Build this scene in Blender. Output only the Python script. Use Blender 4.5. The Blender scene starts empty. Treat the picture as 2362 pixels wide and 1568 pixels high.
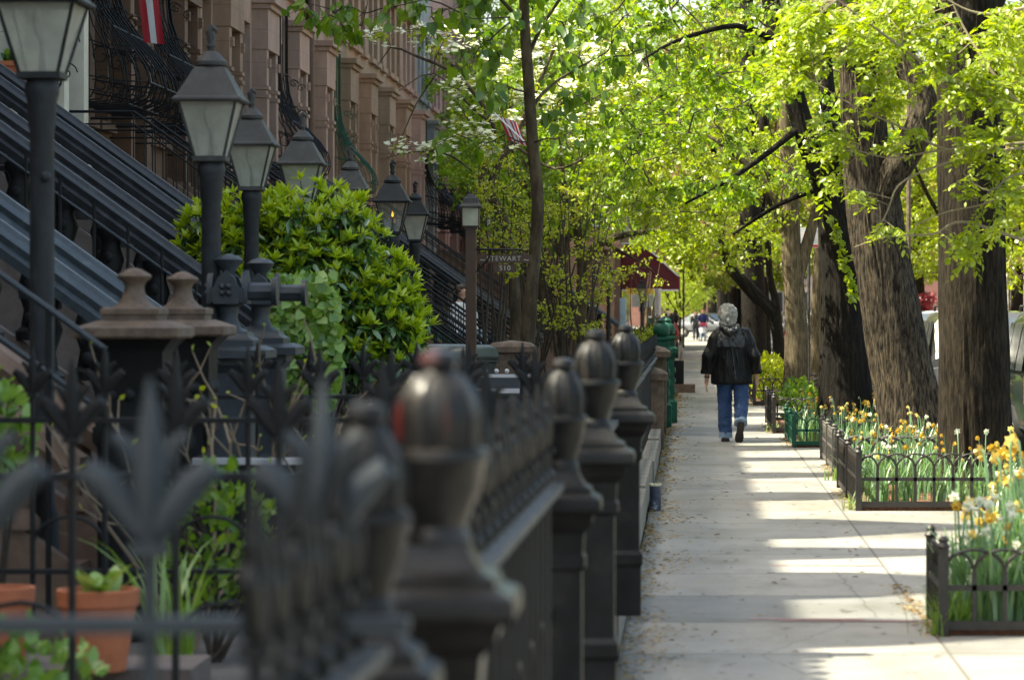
import bpy, math, random
import numpy as np
from mathutils import Vector, Matrix, noise as mnoise
random.seed(7); rng = np.random.default_rng(7)
sc = bpy.context.scene; COL = sc.collection
PI = math.pi
# ---------------------------------------------------------------- camera, sky, sun, exposure
cam_d = bpy.data.cameras.new("camera"); cam = bpy.data.objects.new("camera", cam_d); COL.objects.link(cam)
cam.location = (0, 0, 1.6); cam.rotation_euler = (PI / 2, 0, 0)
cam_d.sensor_width = 36; cam_d.lens = 36 * 7500 / 2361
cam_d.shift_x = -0.1743; cam_d.shift_y = -0.0288
cam_d.clip_start = 0.3; cam_d.clip_end = 3000
cam_d.dof.use_dof = True; cam_d.dof.focus_distance = 37.0; cam_d.dof.aperture_fstop = 4.5; cam_d.dof.aperture_blades = 9
sc.camera = cam
SUN_EL = math.radians(53.3); SUN_AZ = math.radians(8)      # sun stands over the row houses, a little behind the viewer
w = bpy.data.worlds.new("World"); sc.world = w; w.use_nodes = True
nt = w.node_tree; bg = nt.nodes["Background"]
sky = nt.nodes.new("ShaderNodeTexSky"); sky.sky_type = 'NISHITA'; sky.sun_disc = False
sky.sun_elevation = SUN_EL; sky.sun_rotation = -PI / 2 - SUN_AZ; sky.dust_density = 4.0; sky.air_density = 1.0; sky.ozone_density = 0.4
nt.links.new(sky.outputs[0], bg.inputs[0]); bg.inputs[1].default_value = 0.15
sd = bpy.data.lights.new("sun", 'SUN'); sd.energy = 4.6; sd.angle = math.radians(0.55); sd.color = (1, 0.95, 0.86)
so = bpy.data.objects.new("sun", sd); COL.objects.link(so)
tosun = Vector((-math.cos(SUN_EL) * math.cos(SUN_AZ), -math.cos(SUN_EL) * math.sin(SUN_AZ), math.sin(SUN_EL)))
so.rotation_euler = tosun.to_track_quat('Z', 'Y').to_euler(); so.location = (-30, 20, 60)
sc.view_settings.view_transform = 'Standard'; sc.view_settings.look = 'None'
sc.view_settings.exposure = 1.72; sc.view_settings.gamma = 1.0
try:
    sc.view_settings.use_white_balance = True; sc.view_settings.white_balance_temperature = 7200; sc.view_settings.white_balance_tint = 2
except Exception: pass
try:
    sc.cycles.max_bounces = 7; sc.cycles.transparent_max_bounces = 12; sc.cycles.transmission_bounces = 4
    sc.cycles.use_denoising = True; sc.cycles.sample_clamp_indirect = 6
except Exception: pass

# ---------------------------------------------------------------- helpers
def P(x, y, d):                      # a point d metres up the street, read off the photograph's own measurements
    return Vector(((x - 1592) * d / 7500, d, 1.6 - (y - 716) * d / 7500))

def tag(o, label=None, cat=None, group=None, kind=None):
    if label: o['label'] = label
    if cat: o['category'] = cat
    if group: o['group'] = group
    if kind: o['kind'] = kind
    return o
def thing(name, label, cat, loc=(0, 0, 0), group=None, rz=0):
    o = bpy.data.objects.new(name, None); COL.objects.link(o); o.empty_display_size = .1
    o.location = loc; o.rotation_euler = (0, 0, rz)
    return tag(o, label, cat, group)
def dup(root, loc, label=None, group=None, rz=None, scale=None):
    r = root.copy(); COL.objects.link(r); r.location = loc
    if rz is not None: r.rotation_euler = (0, 0, rz)
    if scale is not None: r.scale = (scale,) * 3 if not isinstance(scale, tuple) else scale
    if label: r['label'] = label
    if group: r['group'] = group
    def rec(a, b):
        for ch in list(a.children):
            c = ch.copy(); COL.objects.link(c); c.parent = b; rec(ch, c)
    rec(root, r)
    return r
def link(name, me, mat, parent=None):
    o = bpy.data.objects.new(name, me); COL.objects.link(o)
    for m in (mat if isinstance(mat, (list, tuple)) else [mat]): me.materials.append(m)
    if parent is not None: o.parent = parent
    return o

class MB:
    def __init__(s): s.v = []; s.f = []; s.m = []; s.cur = 0
    def add(s, vs, fs):
        o = len(s.v); s.v.extend([tuple(p) for p in vs])
        for f in fs: s.f.append(tuple(i + o for i in f)); s.m.append(s.cur)
        return s
    def box(s, x0, x1, y0, y1, z0, z1, M=None):
        vs = [Vector((x, y, z)) for z in (z0, z1) for y in (y0, y1) for x in (x0, x1)]
        if M: vs = [M @ v for v in vs]
        return s.add(vs, [(0, 2, 3, 1), (4, 5, 7, 6), (0, 1, 5, 4), (2, 6, 7, 3), (0, 4, 6, 2), (1, 3, 7, 5)])
    def cbox(s, c, sx, sy, sz, M=None):
        return s.box(c[0] - sx / 2, c[0] + sx / 2, c[1] - sy / 2, c[1] + sy / 2, c[2] - sz / 2, c[2] + sz / 2, M)
    def tube(s, pts, r, n=8, cap=True, sx=1.0, ph=0.0):
        pts = [Vector(p) for p in pts]; k = len(pts)
        rs = r if isinstance(r, (list, tuple)) else [r] * k
        t0 = (pts[1] - pts[0]).normalized()
        up = Vector((0, 0, 1)) if abs(t0.z) < .9 else Vector((0, 1, 0))
        a = t0.cross(up).normalized(); vs = []
        for i in range(k):
            t = (pts[min(i + 1, k - 1)] - pts[max(i - 1, 0)])
            t = t.normalized() if t.length > 1e-9 else t0
            a = (a - t * a.dot(t)); a = a.normalized() if a.length > 1e-6 else t.orthogonal().normalized()
            b = t.cross(a)
            for j in range(n):
                q = 2 * PI * j / n + ph
                vs.append(pts[i] + (a * math.cos(q) * sx + b * math.sin(q)) * rs[i])
        fs = [(i * n + j, i * n + (j + 1) % n, (i + 1) * n + (j + 1) % n, (i + 1) * n + j) for i in range(k - 1) for j in range(n)]
        if cap: fs += [tuple(range(n - 1, -1, -1)), tuple((k - 1) * n + j for j in range(n))]
        return s.add(vs, fs)
    def lathe(s, prof, c=(0, 0, 0), n=16, sq=False):
        ph = 0
        if sq: n = 4; ph = PI / 4
        k = 1 / math.cos(PI / 4) if sq else 1
        vs = [(c[0] + r * k * math.cos(2 * PI * j / n + ph), c[1] + r * k * math.sin(2 * PI * j / n + ph), c[2] + z) for r, z in prof for j in range(n)]
        m = len(prof)
        fs = [(i * n + j, i * n + (j + 1) % n, (i + 1) * n + (j + 1) % n, (i + 1) * n + j) for i in range(m - 1) for j in range(n)]
        fs += [tuple(range(n - 1, -1, -1)), tuple((m - 1) * n + j for j in range(n))]
        return s.add(vs, fs)
    def rings(s, rings, cap=True):
        n = len(rings[0]); m = len(rings); vs = [p for r in rings for p in r]
        fs = [(i * n + j, i * n + (j + 1) % n, (i + 1) * n + (j + 1) % n, (i + 1) * n + j) for i in range(m - 1) for j in range(n)]
        if cap: fs += [tuple(range(n - 1, -1, -1)), tuple((m - 1) * n + j for j in range(n))]
        return s.add(vs, fs)
    def prism(s, poly, axis, a, b):
        def mk(u, v, t): return {'x': (t, u, v), 'y': (u, t, v), 'z': (u, v, t)}[axis]
        n = len(poly); vs = [mk(u, v, a) for u, v in poly] + [mk(u, v, b) for u, v in poly]
        fs = [tuple(range(n)), tuple(range(2 * n - 1, n - 1, -1))] + [(j, j + n, (j + 1) % n + n, (j + 1) % n) for j in range(n)]
        return s.add(vs, fs)
    def ball(s, c, r, n=10, m=7, sc3=(1, 1, 1)):
        prof = [(max(1e-4, r * math.sin(PI * i / m)), -r * math.cos(PI * i / m)) for i in range(m + 1)]
        vs = [(c[0] + q * math.cos(2 * PI * j / n) * sc3[0], c[1] + q * math.sin(2 * PI * j / n) * sc3[1], c[2] + z * sc3[2]) for q, z in prof for j in range(n)]
        fs = [(i * n + j, i * n + (j + 1) % n, (i + 1) * n + (j + 1) % n, (i + 1) * n + j) for i in range(m) for j in range(n)]
        return s.add(vs, fs)
    def mesh(s, name, off=None, smooth=True, ang=38):
        vs = s.v
        if off is not None: vs = [(v[0] - off[0], v[1] - off[1], v[2] - off[2]) for v in vs]
        me = bpy.data.meshes.new(name); me.from_pydata(vs, [], s.f)
        if len(set(s.m)) > 1: me.polygons.foreach_set('material_index', s.m)
        if smooth:
            me.polygons.foreach_set('use_smooth', [True] * len(s.f))
            try: me.set_sharp_from_angle(angle=math.radians(ang))
            except Exception: pass
        me.update()
        return me
    def build(s, name, mat, parent=None, off=None, smooth=True, ang=38, fix=True):
        me = s.mesh(name, off, smooth, ang)
        if fix:
            import bmesh
            bm = bmesh.new(); bm.from_mesh(me); bmesh.ops.recalc_face_normals(bm, faces=bm.faces); bm.to_mesh(me); bm.free()
        return link(name, me, mat, parent)

def np_mesh(name, V, F, mat, parent=None, smooth=False):
    """V (n,3), F (m,k) equal sided faces"""
    me = bpy.data.meshes.new(name); V = np.ascontiguousarray(V, dtype=np.float32); F = np.ascontiguousarray(F, dtype=np.int32)
    me.vertices.add(len(V)); me.vertices.foreach_set('co', V.ravel())
    m, k = F.shape
    me.loops.add(m * k); me.loops.foreach_set('vertex_index', F.ravel())
    me.polygons.add(m); me.polygons.foreach_set('loop_start', np.arange(m, dtype=np.int32) * k)
    if smooth: me.polygons.foreach_set('use_smooth', np.ones(m, dtype=bool))
    me.update(calc_edges=True)
    return link(name, me, mat, parent)

# leaf templates: x along the leaf, y across, z out
def tpl_leaf(wd=.3, fold=.08, curl=-.1, heart=False):
    if heart: xs = [(0, 0, 0), (.02, wd * .95, fold), (.45, wd * 1.05, fold * .8), (1, 0, curl), (.45, -wd * 1.05, fold * .8), (.02, -wd * .95, fold)]
    else: xs = [(0, 0, 0), (.32, wd, fold), (.7, wd * .8, fold + curl * .5), (1, 0, curl), (.7, -wd * .8, fold + curl * .5), (.32, -wd, fold)]
    return np.array(xs), np.array([(0, 3, 2, 1), (0, 5, 4, 3)])
def tpl_diamond(wd=.32):
    return np.array([(0, 0, 0), (.5, wd, .05), (1, 0, -.05), (.5, -wd, .05)]), np.array([(0, 3, 2, 1)])
def tpl_pinnate(pairs=7):
    vs = []; fs = []
    for i in range(pairs):
        x = .14 + .8 * i / pairs; dz = -.28 * x * x
        for sgn in (1, -1):
            o = len(vs); L = .30 * (1 - .3 * abs(i / pairs - .45))
            a = (x, 0, dz); b = (x + .13, sgn * L * .5, dz - .01); c = (x + .10, sgn * L, dz - .09); d = (x - .05, sgn * L * .55, dz - .03)
            vs += [a, b, c, d]; fs.append((o, o + 1, o + 2, o + 3))
    o = len(vs); vs += [(.88, -.07, -.2), (1.1, 0, -.33), (.9, .07, -.2), (.82, 0, -.17)]; fs.append((o, o + 1, o + 2, o + 3))
    o = len(vs); vs += [(0, -.008, 0), (.9, -.005, -.2), (.9, .005, -.2), (0, .008, 0)]; fs.append((o, o + 1, o + 2, o + 3))
    return np.array(vs), np.array(fs)
def norm(a): return a / np.maximum(np.linalg.norm(a, axis=-1, keepdims=True), 1e-9)
def leaf_mesh(name, pos, U, Nrm, size, tpl, mat, parent=None):
    T, F = tpl
    U = norm(U); Vv = norm(np.cross(Nrm, U)); Nn = np.cross(U, Vv); s = np.asarray(size).reshape(-1, 1, 1)
    V = pos[:, None, :] + s * (T[None, :, 0, None] * U[:, None, :] + T[None, :, 1, None] * Vv[:, None, :] + T[None, :, 2, None] * Nn[:, None, :])
    n, k = len(pos), len(T)
    FF = (F[None] + (np.arange(n) * k)[:, None, None]).reshape(-1, F.shape[1])
    return np_mesh(name, V.reshape(-1, 3), FF, mat, parent)
def rdir(n, zlo=-1, zhi=1):
    z = rng.uniform(zlo, zhi, n); a = rng.uniform(0, 2 * PI, n); r = np.sqrt(np.maximum(0, 1 - z * z))
    return np.stack([r * np.cos(a), r * np.sin(a), z], 1)
def twig_np(P0, P1, r0, r1):
    """batch of three sided twigs"""
    d = norm(P1 - P0); ref = np.where(np.abs(d[:, 2:3]) < .9, np.array([[0, 0, 1.]]), np.array([[1., 0, 0]]))
    a = norm(np.cross(d, ref)); b = np.cross(d, a); n = len(P0); V = np.zeros((n, 6, 3))
    for j in range(3):
        q = 2 * PI * j / 3; o = a * math.cos(q) + b * math.sin(q)
        V[:, j] = P0 + o * r0; V[:, 3 + j] = P1 + o * r1
    F = np.array([(0, 1, 4, 3), (1, 2, 5, 4), (2, 0, 3, 5)])
    return V.reshape(-1, 3), (F[None] + (np.arange(n) * 6)[:, None, None]).reshape(-1, 4)

# ---------------------------------------------------------------- materials
def nodes_of(name):
    m = bpy.data.materials.new(name); m.use_nodes = True
    t = m.node_tree; b = t.nodes["Principled BSDF"]; return m, t, b
def coords(t, scale=(1, 1, 1), shift=True):
    tc = t.nodes.new("ShaderNodeTexCoord"); src = tc.outputs['Object']
    if shift:
        oi = t.nodes.new("ShaderNodeObjectInfo"); ad = t.nodes.new("ShaderNodeVectorMath"); ad.operation = 'ADD'
        t.links.new(src, ad.inputs[0]); t.links.new(oi.outputs['Location'], ad.inputs[1]); src = ad.outputs[0]
    mp = t.nodes.new("ShaderNodeMapping"); mp.inputs['Scale'].default_value = scale
    t.links.new(src, mp.inputs['Vector']); return mp.outputs[0]
def tex(t, vec, sc_, det=6, rough=.6):
    n = t.nodes.new("ShaderNodeTexNoise"); n.inputs['Scale'].default_value = sc_; n.inputs['Detail'].default_value = det
    n.inputs['Roughness'].default_value = rough; t.links.new(vec, n.inputs['Vector']); return n.outputs['Fac']
def ramp(t, fac, stops):
    r = t.nodes.new("ShaderNodeValToRGB"); e = r.color_ramp.elements
    while len(e) < len(stops): e.new(.5)
    for i, (p, c) in enumerate(stops): e[i].position = p; e[i].color = (*c, 1) if len(c) == 3 else c
    t.links.new(fac, r.inputs[0]); return r.outputs[0]
def bump(t, b, h, strength=.3, dist=.01):
    n = t.nodes.new("ShaderNodeBump"); n.inputs['Strength'].default_value = strength; n.inputs['Distance'].default_value = dist
    t.links.new(h, n.inputs['Height']); t.links.new(n.outputs[0], b.inputs['Normal'])
def cm(c, k): return tuple(min(1, x * k) for x in c)
def mat(name, col, rough=.6, var=.3, scale=6, bmp=.25, metal=0.0, spec=.5, stretch=(1, 1, 1), col2=None, bscale=None, rvar=.1, dist=.01):
    m, t, b = nodes_of(name); v = coords(t, stretch); f = tex(t, v, scale)
    c = ramp(t, f, [(.3, cm(col, 1 - var)), (.7, col2 or cm(col, 1 + var))]); t.links.new(c, b.inputs['Base Color'])
    rr = ramp(t, tex(t, v, scale * 2.3), [(.3, (rough - rvar,) * 3), (.7, (min(1, rough + rvar),) * 3)]); t.links.new(rr, b.inputs['Roughness'])
    b.inputs['Metallic'].default_value = metal; b.inputs['Specular IOR Level'].default_value = spec
    if bmp: bump(t, b, tex(t, v, bscale or scale * 4), bmp, dist)
    return m
def iron(name, col, rust, amt=.5, rough=.42):
    """old brushed paint with rust coming through"""
    m, t, b = nodes_of(name); v = coords(t); f = tex(t, v, 9, 8, .7)
    c = ramp(t, f, [(amt - .12, col), (amt + .02, cm(col, 1.5)), (amt + .18, rust)]); t.links.new(c, b.inputs['Base Color'])
    rr = ramp(t, f, [(.35, (rough,) * 3), (.65, (rough + .25,) * 3)]); t.links.new(rr, b.inputs['Roughness'])
    b.inputs['Specular IOR Level'].default_value = .24
    n2 = tex(t, v, 60, 6, .75); bump(t, b, n2, .4, .004); return m
def leafm(name, cols, trans=.45, tint=(1.25, 1.15, .6), gloss=.05, rough=.4):
    m = bpy.data.materials.new(name); m.use_nodes = True; t = m.node_tree; t.nodes.clear()
    g = t.nodes.new("ShaderNodeNewGeometry"); n = len(cols)
    c = ramp(t, g.outputs['Random Per Island'], [(i / max(1, n - 1), q) for i, q in enumerate(cols)])
    d = t.nodes.new("ShaderNodeBsdfDiffuse"); t.links.new(c, d.inputs[0])
    mx = t.nodes.new("ShaderNodeMixRGB"); mx.blend_type = 'MULTIPLY'; mx.inputs[0].default_value = 1; t.links.new(c, mx.inputs[1]); mx.inputs[2].default_value = (*tint, 1)
    tr = t.nodes.new("ShaderNodeBsdfTranslucent"); t.links.new(mx.outputs[0], tr.inputs[0])
    m1 = t.nodes.new("ShaderNodeMixShader"); m1.inputs[0].default_value = trans; t.links.new(d.outputs[0], m1.inputs[1]); t.links.new(tr.outputs[0], m1.inputs[2])
    gl = t.nodes.new("ShaderNodeBsdfGlossy"); gl.inputs['Roughness'].default_value = rough
    m2 = t.nodes.new("ShaderNodeMixShader"); m2.inputs[0].default_value = gloss; t.links.new(m1.outputs[0], m2.inputs[1]); t.links.new(gl.outputs[0], m2.inputs[2])
    o = t.nodes.new("ShaderNodeOutputMaterial"); t.links.new(m2.outputs[0], o.inputs[0]); return m
def barkm(name, dark, light, zs=.09, sc_=14, strength=.9, mid=.5):
    m, t, b = nodes_of(name); v = coords(t, (1, 1, zs)); f = tex(t, v, sc_, 5, .65)
    v2 = coords(t, (1, 1, .4)); f2 = tex(t, v2, 3, 5)
    c = ramp(t, f, [(mid - .1, dark), (mid + .16, light)])  # grooves coloured dark and ridges as if lit, shading painted into the bark
    c2 = ramp(t, f2, [(.3, (.6, .6, .6)), (.7, (1.15, 1.1, 1.0))])
    mx = t.nodes.new("ShaderNodeMixRGB"); mx.blend_type = 'MULTIPLY'; mx.inputs[0].default_value = 1
    t.links.new(c, mx.inputs[1]); t.links.new(c2, mx.inputs[2]); t.links.new(mx.outputs[0], b.inputs['Base Color'])
    b.inputs['Roughness'].default_value = .9; b.inputs['Specular IOR Level'].default_value = .2
    bump(t, b, f, strength, .03); return m
def glassm(name, tint=(.5, .53, .46), alpha=.55, rough=.08):
    m = bpy.data.materials.new(name); m.use_nodes = True; t = m.node_tree; t.nodes.clear()
    v = coords(t); f = tex(t, v, 7, 6)
    c = ramp(t, f, [(.35, cm(tint, .75)), (.7, tint)])
    d = t.nodes.new("ShaderNodeBsdfDiffuse"); t.links.new(c, d.inputs[0])
    tl = t.nodes.new("ShaderNodeBsdfTranslucent"); t.links.new(c, tl.inputs[0])
    tr = t.nodes.new("ShaderNodeBsdfTransparent"); tr.inputs[0].default_value = (.85, .87, .82, 1)
    gl = t.nodes.new("ShaderNodeBsdfGlossy"); gl.inputs['Roughness'].default_value = rough
    a = t.nodes.new("ShaderNodeMixShader"); a.inputs[0].default_value = .5; t.links.new(d.outputs[0], a.inputs[1]); t.links.new(tl.outputs[0], a.inputs[2])
    m1 = t.nodes.new("ShaderNodeMixShader"); m1.inputs[0].default_value = alpha; t.links.new(tr.outputs[0], m1.inputs[1]); t.links.new(a.outputs[0], m1.inputs[2])
    m2 = t.nodes.new("ShaderNodeMixShader"); m2.inputs[0].default_value = .08; t.links.new(m1.outputs[0], m2.inputs[1]); t.links.new(gl.outputs[0], m2.inputs[2])
    o = t.nodes.new("ShaderNodeOutputMaterial"); t.links.new(m2.outputs[0], o.inputs[0]); return m
def flat(name, col, rough=.5, **k): return mat(name, col, rough, var=.12, bmp=.08, **k)

M = {}
M['iron'] = iron('black_iron', (.008, .0085, .009), (.028, .022, .018), .6)
M['iron_rust'] = iron('rusty_iron', (.0075, .0075, .0075), (.032, .024, .019), .55, .32)
M['iron_blue'] = iron('blue_black_iron', (.020, .027, .033), (.05, .06, .066), .6); M['iron_blue'].node_tree.nodes['Principled BSDF'].inputs['Specular IOR Level'].default_value = .5
M['iron_green'] = iron('green_iron', (.008, .06, .034), (.02, .09, .05), .6, .35)
M['rail_black'] = iron('black_rail_paint', (.028, .030, .033), (.075, .073, .07), .58, .4)
M['rail_blue'] = iron('blue_grey_rail_paint', (.05, .064, .074), (.12, .125, .12), .6, .38)
M['rail_green'] = mat('green_rail_paint', (.015, .07, .042), .45, .2, 5, .12)
M['brownstone'] = mat('brownstone', (.15, .095, .065), .85, .28, 7, .35)
M['brownstone_newel'] = mat('brownstone_newel', (.115, .08, .056), .8, .45, 12, .6)
M['cream'] = mat('cream_stone', (.58, .54, .44), .7, .1, 4, .15)
M['white_paint'] = mat('white_paint', (.72, .73, .74), .5, .08, 5, .08)
M['lamp_iron'] = iron('lamp_iron', (.045, .045, .043), (.085, .075, .065), .58, .5)
M['lamp_dark'] = iron('lamp_dark_iron', (.016, .018, .019), (.04, .037, .033), .6, .45)
M['lamp_glass'] = glassm('lamp_glass', (.85, .85, .74), .52)
M['lamp_glass_clear'] = glassm('lamp_glass_clear', (.55, .58, .55), .25)
M['brown_metal'] = flat('brown_metal', (.055, .027, .014), .5)
M['pane'] = mat('window_pane', (.025, .028, .03), .08, .3, 2, 0, spec=.6, rvar=.03)
M['car_glass'] = flat('car_glass', (.16, .19, .2), .06, metal=.6)
M['dark'] = flat('dark_interior', (.01, .01, .01), .9)
M['concrete_step'] = mat('step_stone', (.13, .1, .085), .85, .25, 6, .3)
M['terracotta'] = mat('terracotta', (.42, .13, .055), .8, .18, 9, .2)
M['soil'] = mat('soil', (.06, .04, .025), .95, .4, 20, .8)
M['mulch'] = mat('mulch', (.17, .075, .04), .95, .5, 40, .9)
M['bark_grey'] = barkm('bark_ridged_grey', (.010, .008, .006), (.125, .102, .072), .17, 44, 1.0, .5)
M['bark_dark'] = barkm('bark_dark', (.006, .005, .004), (.022, .018, .0135), .17, 40, 1.0)
M['bark_brown'] = barkm('bark_brown', (.008, .006, .004), (.042, .033, .021), .17, 44, 1.0, .5)
M['bark_tan'] = barkm('bark_tan', (.06, .048, .03), (.18, .145, .092), .15, 30, .8)
M['bark_thin'] = barkm('bark_smooth', (.05, .038, .024), (.12, .098, .066), .3, 10, .4)
M['twig'] = flat('twig', (.045, .033, .022), .85)
M['twig_pale'] = flat('pale_twig', (.24, .20, .12), .8)
M['twig_bare'] = flat('bare_twig', (.2, .15, .1), .8)
M['leaf_lime'] = leafm('leaf_lime', [(.18, .27, .009), (.28, .38, .013), (.36, .45, .03), (.22, .32, .009)], .56, tint=(1.2, 1.12, .35))
M['leaf_mid'] = leafm('leaf_mid', [(.10, .20, .014), (.16, .29, .015), (.23, .37, .018), (.30, .43, .025), (.13, .25, .014)], .56, tint=(1.25, 1.15, .4))
M['leaf_green'] = leafm('leaf_green', [(.06, .15, .012), (.11, .22, .016), (.16, .28, .02), (.2, .33, .02)], .5)
M['leaf_spring'] = leafm('leaf_spring', [(.30, .38, .015), (.44, .49, .025), (.22, .32, .015), (.5, .52, .04)], .5)
M['leaf_far'] = leafm('leaf_far', [(.12, .21, .012), (.19, .28, .014), (.27, .36, .018), (.34, .42, .03), (.36, .28, .16), (.2, .32, .02)], .58)
M['leaf_far_pink'] = leafm('leaf_far_mixed', [(.16, .24, .03), (.36, .24, .17), (.45, .2, .14), (.26, .3, .05), (.5, .36, .28), (.3, .12, .05)], .45, tint=(1.1, .95, .8))
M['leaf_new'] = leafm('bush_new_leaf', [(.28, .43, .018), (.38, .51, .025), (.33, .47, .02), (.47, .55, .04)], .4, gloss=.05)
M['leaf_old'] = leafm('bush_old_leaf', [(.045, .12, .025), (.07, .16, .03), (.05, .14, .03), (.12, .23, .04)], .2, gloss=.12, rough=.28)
M['leaf_ivy'] = leafm('ivy_leaf', [(.09, .2, .03), (.15, .29, .035), (.22, .35, .05), (.17, .3, .04)], .3, gloss=.06)
M['leaf_daff'] = leafm('daffodil_leaf', [(.12, .23, .09), (.16, .28, .13), (.2, .33, .17), (.10, .22, .06)], .3, tint=(1.2, 1.25, .5), gloss=.08)
M['leaf_strap'] = leafm('strap_leaf', [(.16, .30, .04), (.22, .36, .06), (.32, .40, .12)], .35, gloss=.08)
M['grass'] = leafm('grass_blade', [(.12, .24, .03), (.2, .33, .05), (.16, .29, .04)], .35)
M['petal_y'] = leafm('daffodil_petal', [(.74, .50, .06), (.80, .64, .14), (.55, .33, .06), (.78, .54, .08)], .3, tint=(1, .9, .5))
M['petal_w'] = leafm('white_petal', [(.75, .75, .62), (.8, .8, .7), (.7, .72, .5)], .35, tint=(1, 1, .9))
M['petal_d'] = leafm('dogwood_petal', [(.8, .8, .62), (.8, .82, .68), (.7, .74, .45)], .4, tint=(1, 1, .85))
M['skin'] = mat('skin', (.50, .27, .19), .55, .1, 12, .08)
M['hair_grey'] = mat('grey_hair', (.31, .295, .265), .65, .2, 45, .5, stretch=(1, 1, .35), dist=.02)
M['hair_brown'] = mat('brown_hair', (.05, .03, .018), .5, .35, 30, .5)
M['hair_blond'] = mat('blond_hair', (.55, .4, .2), .5, .3, 30, .5)
M['denim'] = mat('denim', (.024, .058, .145), .85, .35, 9, .5, stretch=(1, 1, .6), dist=.02)
M['denim_cuff'] = mat('denim_cuff', (.2, .28, .38), .85, .2, 20, .3)
M['shoe'] = mat('brown_shoe', (.06, .04, .03), .6, .3, 20, .2)
M['sole'] = mat('shoe_sole', (.04, .032, .027), .8, .25, 30, .4)
M['rubber'] = flat('rubber', (.012, .012, .012), .7)
M['chrome'] = flat('chrome', (.6, .6, .62), .2, metal=1.0)
M['bin'] = mat('bin_plastic', (.035, .042, .04), .5, .2, 5, .1)
M['awning'] = mat('maroon_canvas', (.085, .006, .010), .75, .2, 5, .2)
M['pole_white'] = mat('white_pole', (.7, .72, .74), .5, .12, 5, .1)
M['red_paint'] = flat('red_paint', (.42, .03, .02), .5)
M['amber'] = flat('amber_lens', (.7, .14, .01), .25)
M['lens_clear'] = flat('clear_lens', (.6, .6, .58), .15)
M['lens_red'] = flat('red_lens', (.45, .02, .02), .2)
M['brick'] = mat('red_brick', (.28, .09, .06), .85, .25, 14, .3)
def clothm(name, col, rough, scale=6, b=.6, dist=.02, spec=.3):
    return mat(name, col, rough, .35, scale, b, spec=spec, stretch=(1.6, 1, .45), dist=dist, bscale=scale)
M['jacket'] = clothm('black_shell_jacket', (.0055, .0055, .006), .45, 7, .5, .03, .2)
M['jacket_yoke'] = clothm('shiny_yoke', (.02, .02, .021), .2, 13, .9, .035, .55)

# ---------------------------------------------------------------- ground, pavement, road
def sidewalk_mat():
    m, t, b = nodes_of('pavement_concrete'); tc = t.nodes.new("ShaderNodeTexCoord"); L = t.links.new
    sp = t.nodes.new("ShaderNodeSeparateXYZ"); L(tc.outputs['Object'], sp.inputs[0])
    def mth(op, a, bb=None):
        n = t.nodes.new("ShaderNodeMath"); n.operation = op
        for i, q in enumerate((a, bb)):
            if q is None: continue
            if isinstance(q, (int, float)): n.inputs[i].default_value = q
            else: L(q, n.inputs[i])
        return n.outputs[0]
    ys = mth('DIVIDE', mth('ADD', sp.outputs['Y'], .35), 1.55); xs = mth('DIVIDE', mth('ADD', sp.outputs['X'], .33), 1.53)
    cmb = t.nodes.new("ShaderNodeCombineXYZ"); L(mth('FLOOR', xs), cmb.inputs[0]); L(mth('FLOOR', ys), cmb.inputs[1])
    wn = t.nodes.new("ShaderNodeTexWhiteNoise"); L(cmb.outputs[0], wn.inputs[0])
    base = ramp(t, wn.outputs[0], [(0, (.22, .21, .19)), (.35, (.25, .24, .215)), (.7, (.275, .262, .235)), (.9, (.26, .238, .205)), (1, (.165, .167, .16))])
    mp = t.nodes.new("ShaderNodeMapping"); mp.inputs['Scale'].default_value = (1, .35, 1); L(tc.outputs['Object'], mp.inputs[0])
    st = ramp(t, tex(t, mp.outputs[0], 1.6, 8, .7), [(.32, (.74, .73, .70)), (.5, (1, 1, 1)), (.75, (1.1, 1.08, 1.04))])
    gr = ramp(t, tex(t, tc.outputs['Object'], 60, 3), [(.3, (.86, .86, .86)), (.7, (1.08, 1.08, 1.08))])
    sp2 = ramp(t, tex(t, mp.outputs[0], 9, 3, .5), [(.31, (.55, .53, .5)), (.37, (1, 1, 1))])
    vo = t.nodes.new("ShaderNodeTexVoronoi"); vo.feature = 'DISTANCE_TO_EDGE'; vo.inputs['Scale'].default_value = .42
    wob = t.nodes.new("ShaderNodeMixRGB"); wob.inputs[0].default_value = .06; L(tc.outputs['Object'], wob.inputs[1]); nz = t.nodes.new("ShaderNodeTexNoise"); nz.inputs['Scale'].default_value = 5; L(tc.outputs['Object'], nz.inputs['Vector']); L(nz.outputs['Color'], wob.inputs[2]); L(wob.outputs[0], vo.inputs['Vector'])
    crk = ramp(t, vo.outputs['Distance'], [(.0, (.62, .6, .57)), (.0035, (1, 1, 1))])
    blot = ramp(t, tex(t, tc.outputs['Object'], .7, 5, .6), [(.38, (.80, .79, .74)), (.55, (1, 1, 1)), (.7, (1.06, 1.05, 1.02))])
    a = base
    for q in (st, gr, sp2, crk, blot):
        n = t.nodes.new("ShaderNodeMixRGB"); n.blend_type = 'MULTIPLY'; n.inputs[0].default_value = 1; L(a, n.inputs[1]); L(q, n.inputs[2]); a = n.outputs[0]
    jy = mth('LESS_THAN', mth('FRACT', ys), .022); jx = mth('LESS_THAN', mth('FRACT', xs), .012); j = mth('MAXIMUM', jy, jx)
    n = t.nodes.new("ShaderNodeMixRGB"); L(mth('MULTIPLY', j, .8), n.inputs[0]); L(a, n.inputs[1]); n.inputs[2].default_value = (.09, .08, .065, 1)
    L(n.outputs[0], b.inputs['Base Color']); b.inputs['Roughness'].default_value = .85
    bump(t, b, tex(t, tc.outputs['Object'], 90, 4), .15, .004); return m
M['pavement'] = sidewalk_mat()
M['asphalt'] = mat('asphalt', (.05, .05, .05), .85, .25, 3, .3)
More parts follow.
